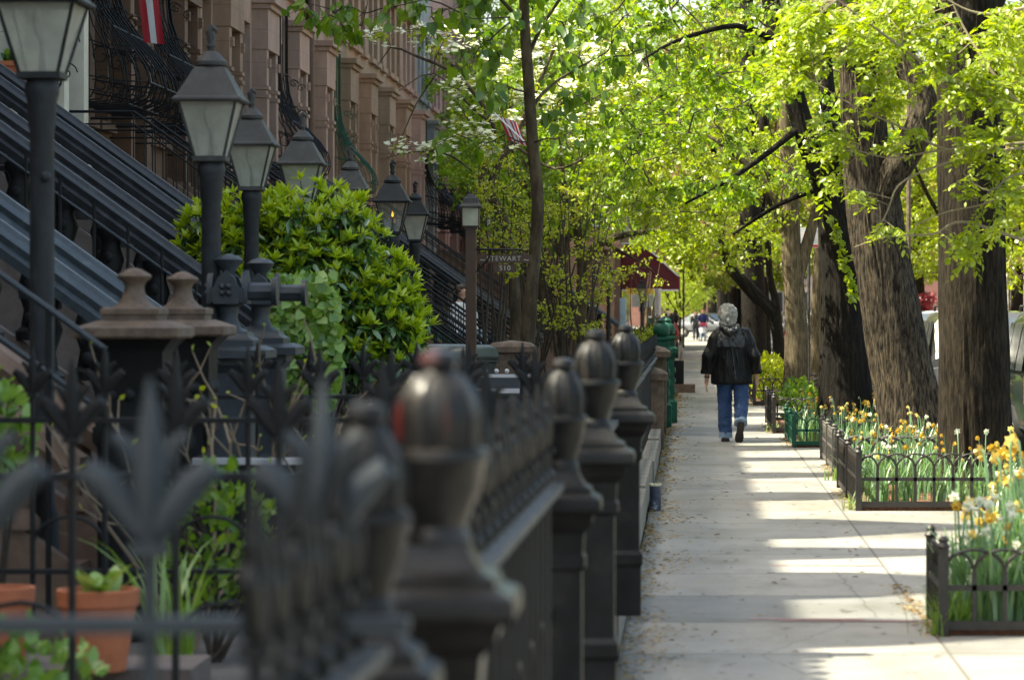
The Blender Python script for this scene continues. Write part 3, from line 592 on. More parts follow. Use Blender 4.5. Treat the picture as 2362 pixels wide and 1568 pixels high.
def house(k):
    y0 = Y0 + PITCH * k; c = hcol.get(k, (.22, .13, .09))
    m = stone('facade_stone', cm(c, .86))
    frame_m = M['white_paint'] if k in (-1, 4, 11) else M['brown_metal']
    names = ['row house', 'brownstone row house']
    lab = hname.get(k) or ('brown row house with panelled door surround, number %s of the terrace from the cream house' % ('%d' % (k + 2)))
    seen = k >= -1
    r = thing('row_house', lab if seen else 'row house on the near part of the terrace beside the front yards', 'house', (FX, y0, 0), 'terraced row houses along the left side')
    b = MB(); H = 11.0 if k < 8 else 13.6; T = .36
    ops = [(.25, 1.25, [(1.0, 2.7), (4.2, 6.9), (8.0, 9.9)]), (1.6, 2.6, [(1.0, 2.7), (4.2, 6.9), (8.0, 9.9)]), (3.2, 4.2, [(3.2, 6.4), (8.0, 9.9)])]
    ys = .004
    for (a, e, zs) in ops:
        b.box(-T, 0, ys, a, 0, H); z = 0
        for (za, zb) in zs: b.box(-T, 0, a, e, z, za); z = zb
        b.box(-T, 0, a, e, z, H); ys = e
    b.box(-T, 0, ys, PITCH - .004, 0, H)
    b.box(-7, -T - .002, .004, PITCH - .004, 0, H)
    b.build('wall', m, r, smooth=False)
    # windows and door
    for (a, e, zs) in ops[:2] + [(3.2, 4.2, [(8.0, 9.9)])]:
        for (za, zb) in zs:
            if not seen and zb < 7: continue
            f = MB(); fx = -.2; wd = .07
            f.box(fx - .1, fx, a + .002, a + wd, za, zb); f.box(fx - .1, fx, e - wd, e - .002, za, zb)
            f.box(fx - .099, fx - .001, a + wd, e - wd, za + .002, za + wd); f.box(fx - .099, fx - .001, a + wd, e - wd, zb - wd, zb - .002)
            f.box(fx - .098, fx - .002, a + wd, e - wd, (za + zb) / 2 - .03, (za + zb) / 2 + .03)
            fr = f.build('window', frame_m, r, smooth=False)
            p = MB(); p.box(fx - .08, fx - .07, a + wd, e - wd, za + wd, (za + zb) / 2 - .03); p.build('pane', M['pane'], fr, smooth=False)
            if seen:
                q = MB(); q.box(.002, .12, a - .08, e + .08, za - .13, za - .002); q.build('sill', M['cream'] if k == -1 else m, fr, smooth=False)
                if k == -1 or zb > 7.5: q = MB(); q.box(.002, .13, a - .1, e + .1, zb + .002, zb + .22); q.build('lintel', M['cream'] if k == -1 else m, fr, smooth=False)
            p = MB(); p.box(fx - .06, fx - .05, a + wd, e - wd, (za + zb) / 2 + .03, zb - wd); p.build('pane', M['pane'], fr, smooth=False)
    if seen:
        d = MB(); d.box(-.34, -.28, 3.2, 4.2, 3.2, 6.4)
        for (a, e) in ((3.28, 3.66), (3.74, 4.12)):
            d.box(-.279, -.25, a, e, 3.4, 4.3); d.box(-.279, -.25, a, e, 4.45, 5.5)
        dr = d.build('door', flat('door_paint', (.03, .018, .012), .4), r, smooth=False)
        hb = MB(); hb.ball((-.23, 3.7, 4.3), .035); hb.build('handle', M['chrome'], dr)
        s = MB()
        for (a, e) in ((2.88, 3.19), (4.21, 4.52)):
            s.box(.002, .28, a, e, 0, 5.55); s.box(.002, .32, a - .03, e + .03, 3.2, 3.6)
            s.box(.002, .31, a - .02, e + .02, 5.555, 5.62); s.box(.002, .26, a, e, 5.625, 5.7); s.box(.002, .31, a - .02, e + .02, 5.705, 5.77)
            s.box(.002, .27, a, e, 5.775, 6.45)
            s.cbox((.30, (a + e) / 2, 6.2), .06, .12, .16)
        s.box(.002, .30, 2.86, 4.54, 6.455, 7.2); s.box(.002, .36, 2.82, 4.58, 7.205, 7.3); s.box(.002, .44, 2.76, 4.64, 7.305, 7.42)
        s.build('door_surround', M['cream'] if k == -1 else m, r, smooth=False)
    cz = MB(); cz.box(.002, .45, .004, PITCH - .004, H - .05, H + .2)
    cz.prism([(.002, H - .5), (.3, H - .055), (.002, H - .055)], 'y', .004, PITCH - .004)
    for i in range(9): cz.box(.003, .28, .2 + i * .54, .36 + i * .54, H - .4, H - .06)
    cz.build('cornice', m, r, smooth=False)
    for (ga, gb) in shade_gables:
        ga -= 1.15; gb -= 1.15
        if y0 <= (ga + gb) / 2 < y0 + PITCH:
            g = MB(); a, e = ga - y0, gb - y0; mid = (a + e) / 2
            g.prism([(a, 11.2), (e, 11.2), (e - .06, 11.75), (mid + .12, 13.5), (mid - .12, 13.5), (a + .06, 11.75)], 'x', .05, .45)
            g.build('shade_gable', m, r, smooth=False)
    if k in (0, 1):
        for (a, e) in ((.2, 1.3), (1.55, 2.65)):
            g = MB(); belly(g, a, e, 4.42, .98 if k == 0 else .9); g.build('window_grille', M['iron'], r)
    if k == -1:
        g = MB(); belly(g, 1.55, 2.65, 4.4, .3); g.build('window_grille', M['iron'], r)
    if k in (4, 6, 11, 12, 13, 14):
        for (a, e) in (((.2, 1.3), (1.55, 2.65)) if k in (4, 12, 13) else ((1.55, 2.65),)):
            g = MB(); belly(g, a, e, 4.3, .95); g.build('window_grille', M['iron_green'] if k == 6 else M['iron'], r)
    if k in (0, 3, 5):
        dp = MB(); yy = {0: 4.78, 3: 4.7, 5: 1.2}[k]; dp.tube([(.12, yy, 0), (.12, yy, 11)], .06 if k != 5 else .1, 10); dp.build('downpipe', M['rail_black'] if k != 5 else M['brown_metal'], r)
    if k == 5:
        pass
    return r
for k in range(-9, 17): house(k)
# orange planter on the sill of the cream house
p0 = Vector((FX + .0, 39.0, 4.203))
r = thing('window_planter', 'orange terracotta planter box with raised pattern on the cream window sill', 'planter', p0)
b = MB(); b.box(.002, .36, -.75, .15, 0, .05); b.box(.012, .345, -.74, .14, .051, .27); b.box(.004, .37, -.76, .16, .271, .33)
for i in range(7): b.ball((.345, -.68 + i * .125, .16), .045, 8, 6, (.3, 1, 1.2))
for i in range(4): b.ball((.06 + i * .08, -.74, .16), .035, 8, 6, (1, .3, 1.2))
b.build('box', M['terracotta'], r)
n = 120; pos = rng.uniform((.06, -.7, .3), (.33, .1, .34), (n, 3)); U = norm(rdir(n) * .6 + np.array([0, 0, .9]))
leaf_mesh('foliage', pos, U, rdir(n), rng.uniform(.1, .2, n), tpl_leaf(.25), M['leaf_green'], r)
# corner shop building
r = thing('corner_building', 'brown stone corner building behind the yard shrubs, at the end of the terrace', 'building', (-8.0, 128.3, 0))
b = MB(); b.box(-9, 5.2, 0, 20, 0, 10.5); b.build('wall', stone('corner_stone', (.20, .12, .09)), r, smooth=False)
tr = MB()
for z in (4.0, 7.6, 10.1): tr.box(-9.0, 5.35, -.15, -.003, z, z + .22); tr.box(5.203, 5.36, 0, 20, z, z + .22)
for x in (3.2, 4.7): tr.box(x, x + .3, -.12, -.004, 0, 3.99)
tr.build('stone_band', M['brownstone'], r, smooth=False)
for z in (4.9, 8.4):
    for x in (-6, -3.5, -1, 1.5, 3.4):
        f = MB(); f.box(x, x + 1.1, -.06, -.005, z, z + 1.9); fr = f.build('window', M['white_paint'], r, smooth=False)
        f = MB(); f.box(x + .1, x + 1.0, -.075, -.062, z + .1, z + 1.8); f.build('pane', M['pane'], fr, smooth=False)
    for y in (2, 5, 8, 11, 14):
        f = MB(); f.box(5.205, 5.25, y, y + 1.1, z, z + 1.9); fr = f.build('window', M['white_paint'], r, smooth=False)
for i in range(4):
    f = MB(); f.box(5.205, 5.27, 1 + i * 4.5, 4.6 + i * 4.5, .7, 3.2); f.build('shop_window', M['pane'], r, smooth=False)
f = MB(); f.box(5.205, 5.45, .3, .9, 0, 2.1); f.build('painted_pier', flat('pale_blue', (.35, .5, .6), .6), r, smooth=False)
# maroon awning reaching out over the pavement
r = thing('shop_awning', 'maroon canvas awning reaching out from the corner shop', 'awning', (-2.79, 130, 0))
b = MB(); x0 = P(1450, 0, 130).x + 2.79; x1 = P(1564, 0, 130).x + 2.79
b.prism([(.0, 2.42), (x1, 2.42), (x1, 2.95), (x0 + .55, 4.25), (.0, 4.25)], 'y', 0, 6.0); b.build('canopy', M['awning'], r, smooth=False)
b = MB(); b.box(x1 + .003, x1 + .06, -.02, 6.02, 2.40, 2.97); b.build('valance', flat('maroon_light', (.22, .02, .04), .7), r, smooth=False)
b = MB(); b.tube([(x1, -.03, 2.4), (0, -.03, 2.4)], .035, 6); b.tube([(x1, -.03, 2.97), (x0 + .55, -.03, 4.27), (0, -.03, 4.27)], .035, 6); b.build('frame', M['white_paint'], r)
r = thing('signboard', 'pale grey hanging signboard with yellow top under the maroon awning', 'sign', P(1478, 690, 127))
b = MB(); b.box(-.35, .5, -.03, .03, -.3, .2); b.build('board', flat('sign_grey', (.42, .44, .40), .6), r, smooth=False)
b = MB(); b.box(-.6, .5, -.034, .034, .203, .42); b.build('top_panel', flat('sign_yellow', (.7, .45, .06), .6), r, smooth=False)
b = MB(); b.box(.1, .14, -.02, .02, .421, .8); b.build('hanger', M['rail_black'], r, smooth=False)
p = P(1517, 0, 126)
r = thing('white_post', 'thick white painted post under the maroon awning', 'post', (p.x, 126, 0))
b = MB(); b.lathe([(.16, 0), (.16, .3), (.12, .34), (.12, 2.3), (.15, 2.35), (.15, 2.45)], n=14); b.build('shaft', M['pole_white'], r)
b = MB(); b.box(-.24, .24, -.05, .05, 1.02, 1.1); b.build('cross_band', M['pole_white'], r, smooth=False)
r = thing('green_dumpster', 'green dumpster with pale lid edge behind the white post', 'dumpster', P(1520, 716, 128) - Vector((0, 0, 1.596)))
b = MB(); b.prism([(-.35, .1), (.35, .1), (.42, 1.3), (-.42, 1.3)], 'y', -.5, .5); b.build('bin', flat('dumpster_green', (.015, .12, .07), .5), r, smooth=False)
b = MB(); b.box(-.45, .45, -.53, .53, 1.303, 1.37); b.build('lid', M['white_paint'], r, smooth=False)

# ---------------------------------------------------------------- stoops
def rail_z(X): return 1.09 + .716 * (-2.9 - X)
def stoop(ya, yb, style, lab, mrail, mstone, newels=None, top=-8.12):
    r = thing('stoop', lab, 'stoop', (-2.9, ya, 0), 'stoops climbing to the parlour doors')
    n = 19; X1 = -7.3; b = MB(); w_ = yb - ya; prof = [(0, .0)]
    for i in range(n):
        x = -(i) * (4.4 / n); z = .14 + (i) * (3.1 / n); prof += [(x, z), (x - 4.4 / n, z)]
    prof += [(-4.4, 3.2), (top + 2.9, 3.2), (top + 2.9, 0)]
    b.prism(prof, 'y', .12, w_ - .12); b.build('steps', mstone, r, smooth=False)
    for (s, yy) in ((0, 0.0), (1, w_ - .12)):
        c = MB(); c.prism([(.05, 0), (.05, .32), (-4.4, 3.45), (top + 2.9, 3.45), (top + 2.9, 0)], 'y', yy + .002, yy + .118); c.build('side_wall', mstone, r, smooth=False)
    for yy in (.06, w_ - .06):
        h = MB(); z0 = 1.09; zt = 1.09 + .716 * 4.3; xe = top + 2.9
        line = lambda o: [(.0, yy, z0 + o), (-4.3, yy, zt + o), (xe, yy, zt + o)]
        if style == 'heavy':
            sec = [(-.13, -.10), (-.15, -.03), (-.10, .0), (-.12, .05), (-.06, .09), (-.04, .125), (.04, .125), (.06, .09), (.12, .05), (.10, .0), (.15, -.03), (.13, -.10)]
            rg = []
            for (x, z) in ((.1, z0 - .07), (-4.25, zt - .03), (-4.5, zt + .02), (xe, zt + .02)): rg.append([(x, yy + a, z + c_) for a, c_ in sec])
            h.rings(rg); hr = h.build('handrail', mrail, r, ang=25)
            for i in range(12):
                x = -.3 - i * .37; zb = .40 + .716 * (-x) * .995; zt_ = z0 + .716 * (-x) - .1
                q = MB(); q.lathe([(.12, 0), (.12, .06), (.085, .09), (.065, .2), (.11, .34), (.075, .45), (.085, .5), (.12, .55), (.12, max(.58, zt_ - zb))], (x, yy, zb), 10)
                for zz in (.14, .36): q.ball((x, yy - .09, zb + zz), .05, 8, 6, (1, .4, 1))
                q.box(x - .15, x + .15, yy - .05, yy + .05, zb + .53, zb + .57)
                q.build('baluster', M['iron'], hr)
        elif style == 'thin':
            h.tube(line(0), .022, 6); h.tube(line(-.16), .014, 6)
            for i in range(31):
                x = -.1 - i * .14; h.tube([(x, yy, .3 + .716 * -x), (x, yy, z0 + .716 * -x)], .009, 5)
            h.build('handrail', mrail, r)
        elif style == 'stone':
            sec = [(-.14, -.12), (-.17, -.02), (-.1, .06), (.1, .06), (.17, -.02), (.14, -.12)]
            h.rings([[(x, yy + a, z + c_) for a, c_ in sec] for (x, z) in ((.0, z0 - .25), (-4.3, zt - .25), (xe, zt - .25))]); hr = h.build('handrail', mrail, r, ang=25)
            for i in range(12):
                x = -.3 - i * .36; zb = .34 + .716 * -x; q = MB()
                q.lathe([(.09, 0), (.09, .05), (.05, .1), (.08, .22), (.045, .38), (.09, .44), (.09, .5)], (x, yy, zb), 10); q.build('baluster', mrail, hr)
        if newels: newels(r, yy)
    return r
def newel_brown(r, yy):
    b = MB(); b.lathe([(.15, 0), (.15, .95), (.17, .98), (.17, 1.05)], (.24, yy, 0), sq=True)
    b.lathe([(.16, 1.05), (.16, 1.40), (.18, 1.43), (.215, 1.465)], (.24, yy, 0), sq=True)
    for q in (-.09, 0, .09): b.ball((.24 + q, yy - .16, 1.2), .035, 8, 5, (1, .5, 1)); b.ball((.24 + .16, yy + q, 1.2), .035, 8, 5, (.5, 1, 1))
    b.box(.24 - .13, .24 + .13, yy - .172, yy - .14, .2, 1.0)
    b.build('pedestal', M['iron'], r); b = MB()
    b.lathe([(.238, 1.467), (.25, 1.478), (.25, 1.517), (.15, 1.552)], (.24, yy, 0), sq=True)
    b.lathe([(.132, 1.554), (.132, 1.578), (.14, 1.582), (.14, 1.608), (.12, 1.614)], (.24, yy, 0), sq=True)
    b.lathe([(.112, 1.615), (.085, 1.63), (.062, 1.655), (.05, 1.69), (.046, 1.715), (.055, 1.735), (.078, 1.752), (.084, 1.764), (.072, 1.775), (.03, 1.798), (.005, 1.804)], (.24, yy, 0), 22)
    b.build('newel', M['brownstone_newel'], r)
def newel_gothic(r, yy):
    b = MB(); x = .08
    b.lathe([(.2, 0), (.2, .3), (.15, .34), (.15, 1.22), (.19, 1.27), (.19, 1.31)], (x, yy, 0), sq=True)
    b.lathe([(.26, 1.312), (.26, 1.36), (.2, 1.385)], (x, yy, 0), sq=True); b.lathe([(.17, 1.386), (.17, 1.42), (.14, 1.44), (.13, 1.47)], (x, yy, 0), sq=True)
    b.lathe([(.12, 1.472), (.075, 1.50), (.055, 1.56), (.065, 1.62), (.10, 1.645), (.11, 1.7)], (x, yy, 0), 16)
    for dx, dy in ((1, 0), (-1, 0), (0, 1), (0, -1)):
        pr = [(-.075, 1.64), (.075, 1.64), (.085, 1.72), (.05, 1.8), (0, 1.845), (-.05, 1.8), (-.085, 1.72)]
        if dx: b.prism([(yy + u, v) for u, v in pr], 'x', x + dx * .09, x + dx * .125)
        else: b.prism([(x + u, v) for u, v in pr], 'y', yy + dy * .09, yy + dy * .125)
        for q in range(4):
            a = q * PI / 2 + .78; u, v = .028 * math.cos(a), 1.725 + .028 * math.sin(a)
            b.ball((x + dx * .13 + (u if dy else 0), yy + dy * .13 + (u if dx else 0), v), .02, 6, 5)
    b.box(x - .1, x + .1, yy - .1, yy + .1, 1.65, 1.74)
    b.tube([(x + .1, yy, 1.715), (x + .27, yy, 1.715)], .055, 8); b.tube([(x + .27, yy, 1.715), (x + .30, yy, 1.715)], [.085, .09], 12)
    b.lathe([(.06, 1.74), (.042, 1.80), (.042, 1.84), (.085, 1.895), (.09, 1.91), (.06, 1.93), (.01, 1.945)], (x, yy, 0), 16)
    b.build('newel', M['iron_blue'], r)
stoop(15.5, 17.1, 'stone', 'brown stone stoop with two disc topped newels, nearest the viewer', M['brownstone'], M['brownstone'], newel_brown)
stoop(19.8, 21.4, 'heavy', 'stoop with blue grey moulded rails and black gothic newels behind the brown newels', M['rail_blue'], M['concrete_step'], newel_gothic)
stoop(26.2, 28.0, 'heavy', 'stoop with wide charcoal rails over ornate black cast balusters', M['rail_black'], M['concrete_step'])
stoop(30.7, 32.4, 'heavy', 'stoop with charcoal double rails rising in front of the dark brown house', M['rail_black'], M['concrete_step'])
stoop(42.0, 43.6, 'thin', 'brown stoop with thin black pipe rails below the first black belly grille', M['iron'], M['brownstone'])
stoop(45.4, 47.0, 'thin', 'brown stoop with thin black rails below the flagged house', M['iron'], M['brownstone'])
stoop(50.4, 52.0, 'thin', 'stoop with thin black rails behind the rhododendron bush', M['iron'], M['brownstone'])
stoop(55.0, 56.6, 'thin', 'green painted stoop with thin brown rails where two people sit', M['iron_rust'], M['rail_green'])
stoop(60.2, 61.9, 'heavy', 'stoop with broad grey black rails behind the seated people', M['rail_black'], M['concrete_step'])
for i, (y, lab) in enumerate([(65.2, 'brown stoop behind the yellow leaved shrub, just past the broad grey black one'), (75.0, 'brown stoop half hidden by shrub twigs, the farther of the two behind the shrub')]):
    stoop(y, y + 1.6, 'thin', lab, M['iron'], M['brownstone'])
stoop(100, 101.6, 'thin', 'brown stoop with thin rails beside the far gas lamp', M['iron'], M['brownstone'])
stoop(146 - 20, 127.6, 'heavy', 'far stoop with slanting grey rail below the maroon awning', M['rail_blue'], M['brownstone'])

def pipe_railing(lab, y, o1, o2, foot, xs=.05):
    r = thing('pipe_railing', lab, 'railing', (-2.9, y, 0)); 
    for o, rr, nm in ((o1, .017, 'top_rail'), (o2, .014, 'lower_rail')): b = MB(); b.tube([(xs, 0, 1.09 + o - xs * .716), (-4.3, 0, 1.09 + .716 * 4.3 + o)], rr, 6); b.build(nm, M['iron_blue'], r)
    for i in range(16):
        x = xs - i * .27; b = MB(); b.tube([(x, 0, foot + .716 * -x if x < 0 else .02), (x, 0, 1.085 + o1 - .716 * x)], .014, 6); b.build('upright', M['iron'], r)
pipe_railing('thin pipe railing running down in front of the wide charcoal stoop rail', 25.85, .09, -.09, .1)
pipe_railing('black thin railing sloping down at the left edge in front of the brown stone stoop', 15.25, .44, .14, .1, .16)
# ---------------------------------------------------------------- gas lamps
M['lamp_post'] = iron('lamp_post_paint', (.022, .025, .028), (.05, .05, .05), .6, .45)
def lamp(lab, X, d, zroof, W=.21, m=None, glass=None, flame=False, dome=True, post_m=None, knob=False):
    m = m or M['lamp_iron']; glass = glass or M['lamp_glass']
    r = thing('gas_lamp', lab, 'street lamp', (X, d, 0), 'gas lamps in the front yards')
    s = W / .21; z = zroof
    p = MB(); pm = post_m or m
    p.lathe([(.13, 0), (.13, .12), (.09, .2), (.085, .6), (.062, .66), (.060, z - .62), (.067, z - .60), (.075, z - .47), (.085, z - .44), (.085, z - .40), (.07, z - .375), (.10, z - .36)], n=16)
    if knob: p.ball((.03, -.065, z - .85), .028)
    p.build('post', M['lamp_post'], r)
    f = MB(); a, b_ = .172 * s, .088 * s; zt, zb = z - .012, z - .345
    for sx in (1, -1):
        for sy in (1, -1): f.tube([(sx * a, sy * a, zt), (sx * b_, sy * b_, zb)], .0095, 5)
    f.lathe([(b_ - .004, zb - .03), (b_ + .012, zb - .025), (b_ + .012, zb + .006), (b_ - .004, zb + .006)], sq=True)
    f.build('lantern_frame', m, r)
    for i in range(4):
        g = MB(); k = .985
        A, B = (a * k, b_ * k); q = [(-A, -A, zt), (A, -A, zt), (B, -B, zb + .006), (-B, -B, zb + .006)]
        R = Matrix.Rotation(i * PI / 2, 3, 'Z'); q = [R @ Vector(v) for v in q]
        g.add(q, [(0, 1, 2, 3)]); g.build('glass_pane', glass, r, smooth=False)
    h = MB(); W2 = W
    h.lathe([(W2 * .96, z - .012), (W2, z), (W2 * .98, z + .012), (W2 * .9, z + .022), (W2 * .43, z + .20), (W2 * .36, z + .205)], sq=True)
    h.build('roof', m, r, ang=20)
    h = MB(); q = z + .206
    h.lathe([(.085 * s, q), (.098 * s, q + .012), (.098 * s, q + .035), (.085 * s, q + .045), (.05 * s, q + .085), (.022, q + .10), (.024, q + .115)], n=14)
    h.lathe([(.024, q + .115), (.03, q + .13), (.022, q + .15), (.03, q + .18), (.026, q + .205), (.006, q + .215)], n=8)
    h.tube([(0, 0, q + .18), (-.012, 0, q + .215), (.008, 0, q + .245), (.03, 0, q + .225), (.036, 0, q + .205)], [.022, .026, .024, .014, .004], 7)
    h.build('finial', m, r)
    i_ = MB(); i_.lathe([(.022, zb), (.016, zb + .06), (.012, zb + .15), (.02, zb + .17)], n=8)
    if not flame:
        i_.tube([(.0, 0, zb + .16), (-.03, 0, zb + .2), (-.045, 0, zb + .26), (-.03, 0, zt)], .008, 6)
    i_.build('burner', m, r)
    if flame:
        e = bpy.data.materials.new('gas_flame'); e.use_nodes = True; bb = e.node_tree.nodes["Principled BSDF"]
        bb.inputs['Base Color'].default_value = (.9, .4, .05, 1); bb.inputs['Emission Color'].default_value = (1, .38, .05, 1); bb.inputs['Emission Strength'].default_value = 1.0
        g = MB(); g.lathe([(.002, zb + .17), (.013, zb + .185), (.011, zb + .205), (.002, zb + .235)], n=8); g.build('flame', e, r)
    return r
lamp('gas lamp at the left edge, nearest of all, with a brass knob on its post', P(97, 0, 15.9).x, 15.9, 3.10, .225, M['lamp_dark'], knob=True)
lamp('grey gas lamp with tall eagle finial, its post rising left of the bush', P(487, 0, 19.9).x, 19.9, 2.88)
lamp('grey gas lamp close behind the eagle topped one, partly overlapped by it', P(580, 0, 26.6).x, 26.6, 2.95)
lamp('gas lamp with dark hipped roof standing in the top of the bush', P(697, 0, 28.9).x, 28.9, 2.895)
lamp('gas lamp rising behind the right crown of the bush', P(808, 0, 34.4).x, 34.4, 2.87)
lamp('black gas lamp with an orange flame burning inside', P(905, 0, 36.8).x, 36.8, 2.83, m=M['lamp_dark'], glass=M['lamp_glass_clear'], flame=True)
lamp('black gas lamp just right of the one with the flame', P(957, 0, 45.0).x, 45.0, 2.92, m=M['lamp_dark'])
lamp('distant black gas lamp among yellow leaves before the corner building', P(1403, 0, 105).x, 105, 2.75, m=M['lamp_dark'])
lamp('farthest gas lamp under the maroon awning', P(1480, 0, 118).x, 118, 2.4, m=M['lamp_dark'])
# square lantern on the brown post with the name sign
p = P(1086, 0, 35.0)
r = thing('lantern_post', 'brown square post with small square lantern, carrying the name sign', 'lamp post', (p.x, 35.0, 0))
b = MB(); b.box(-.055, .055, -.055, .055, 0, 2.47); b.box(-.07, .07, -.07, .07, 2.473, 2.5); b.build('post', M['brown_metal'], r, smooth=False)
for i in range(4):
    g = MB(); R = Matrix.Rotation(i * PI / 2, 3, 'Z'); g.add([R @ Vector(v) for v in [(-.085, -.085, 2.51), (.085, -.085, 2.51), (.088, -.088, 2.70), (-.088, -.088, 2.70)]], [(0, 1, 2, 3)])
    g.build('glass_pane', M['lamp_glass'], r, smooth=False)
b = MB()
for sx in (1, -1):
    for sy in (1, -1): b.tube([(sx * .087, sy * .087, 2.5), (sx * .09, sy * .09, 2.71)], .006, 5)
b.lathe([(.09, 2.495), (.092, 2.51), (.06, 2.512)], sq=True); b.build('lantern_frame', M['brown_metal'], r)
b = MB(); b.lathe([(.118, 2.705), (.12, 2.72), (.085, 2.75), (.075, 2.81), (.05, 2.82), (.045, 2.84), (.012, 2.85), (.012, 2.88)], sq=True); b.build('roof', M['lamp_iron'], r)
b = MB(); b.lathe([(.03, 2.512), (.022, 2.55), (.035, 2.59), (.02, 2.63), (.004, 2.64)], n=8); b.build('bulb', M['lens_clear'], r)
a = MB(); zt = P(0, 575, 35).z; a.tube([(.05, 0, zt), (.55, 0, zt - .005)], .014, 6); a.tube([(.05, 0, zt - .25), (.18, 0, zt - .12), (.22, 0, zt)], .008, 5); a.build('arm', M['iron_rust'], r)
sg = thing('name_sign', 'dark brown hanging name board with pale letters on the brown lantern post', 'sign', P(1163, 597, 35.02))
b = MB(); b.box(-.29, .29, -.012, .012, -.046, .046); bo = b.build('name_board', M['brown_metal'], sg, smooth=False)
b = MB(); b.box(-.115, .13, -.012, .012, -.145, -.058); b.build('number_board', M['brown_metal'], sg, smooth=False)
b = MB()
for x in (-.2, .2): b.box(x - .005, x + .005, -.004, .004, .046, .1)
for x in (-.07, .08): b.box(x - .004, x + .004, -.004, .004, -.058, -.046)
b.build('hanger', M['iron'], sg, smooth=False)
def text_mesh(name, s, size, loc, mat_, parent, ext=.002, sx=1.0):
    c = bpy.data.curves.new(name, 'FONT'); c.body = s; c.size = size; c.align_x = 'CENTER'; c.align_y = 'CENTER'; c.extrude = ext; c.space_character = 1.15
    o = bpy.data.objects.new(name, c); COL.objects.link(o); dg = bpy.context.evaluated_depsgraph_get()
    me = bpy.data.meshes.new_from_object(o.evaluated_get(dg)); COL.objects.unlink(o); bpy.data.objects.remove(o)
    me.transform(Matrix.Diagonal((sx, 1, 1, 1))); me.transform(Matrix.Translation(loc) @ Matrix.Rotation(PI / 2, 4, 'X'))
    return link(name, me, mat_, parent)
M['letter'] = flat('pale_letter', (.40, .385, .33), .7)
text_mesh('lettering', 'STEWART', .075, Vector((-.005, -.0145, .0)), M['letter'], sg, sx=1.0)
text_mesh('lettering', '~', .1, Vector((-.235, -.0145, -.01)), M['letter'], sg); text_mesh('lettering', '~', .1, Vector((.235, -.0145, -.01)), M['letter'], sg)
text_mesh('lettering', '510', .075, Vector((.005, -.0145, -.102)), M['letter'], sg)
# ---------------------------------------------------------------- iron fence along the pavement
def finial(b, x, y, z, ax, s=1.0):
    d = Vector((1, 0, 0)) if ax == 'x' else Vector((0, 1, 0)); o = Vector((x, y, z))
    b.cbox(o + Vector((0, 0, .008)), .05 * s, .05 * s, .018)
    up = Vector((0, 0, 1))
    b.tube([o + up * q * s for q in (.0, .05, .10, .16, .21, .25)], [.014 * s, .02 * s, .026 * s, .02 * s, .011 * s, .003 * s], 7)
    for g in (1, -1):
        b.tube([o + (up * v + d * g * u) * s for u, v in ((0, .02), (.03, .06), (.06, .10), (.085, .118), (.098, .108))], [.019 * s, .024 * s, .024 * s, .021 * s, .009 * s], 7, sx=.75)
        b.tube([o + (up * v + d * g * u) * s for u, v in ((0, .09), (.018, .125), (.034, .155), (.05, .168), (.056, .158))], [.013 * s, .014 * s, .013 * s, .010 * s, .004 * s], 6, sx=.75)
def fence_panel(lab, A, B, mat_=None, zr=1.08, sp=.115, fs=.9, zlow=.38, group='iron fence panels along the front yards', step=True, beads=True):
    A, B = Vector(A), Vector(B); mat_ = mat_ or M['iron']; L = (B - A).length; d = (B - A) / L
    ax = 'x' if abs(d.x) > abs(d.y) else 'y'
    r = thing('iron_fence', lab, 'fence', (A.x, A.y, 0), group)
    off = (A.x, A.y, 0); pd = Vector((-d.y, d.x, 0))
    def bar(z, w_, h_):
        b = MB(); c = [A + pd * w_ / 2, A - pd * w_ / 2, B - pd * w_ / 2, B + pd * w_ / 2]
        b.add([(v.x, v.y, z) for v in c] + [(v.x, v.y, z + h_) for v in c], [(0, 1, 2, 3), (7, 6, 5, 4), (0, 4, 5, 1), (1, 5, 6, 2), (2, 6, 7, 3), (3, 7, 4, 0)])
        return b
    bar(zr, .085 if beads else .042, .022).build('top_rail', M['iron_blue'] if beads else mat_, r, off, smooth=False); bar(zlow, .036, .02).build('bottom_rail', mat_, r, off, smooth=False)  # beaded rails take a lighter iron, their highlight put into the colour
    n = max(2, int(L / sp)); b = MB()
    for i in range(n):
        q = A + d * (L * (i + .5) / n); b.tube([(q.x, q.y, .24), (q.x, q.y, zr + .11)], .0115, 6)
        finial(b, q.x, q.y, zr + .11, ax, fs * (1.0 if i % 2 == 0 or not beads else .82))
        if beads:
            for g in (1,):
                b.ball((q.x, q.y, zr + .05), .022, 7, 5)
        if i % 2 == 0:
            e = q + d * (L / n); pts = [(q + (e - q) * (.5 - .5 * math.cos(t)), .62 + .12 * math.sin(t)) for t in np.linspace(0, PI, 9)]
            b.tube([(v.x, v.y, z) for v, z in pts], .008, 5)
    b.build('spear_row', mat_, r, off)
    return r
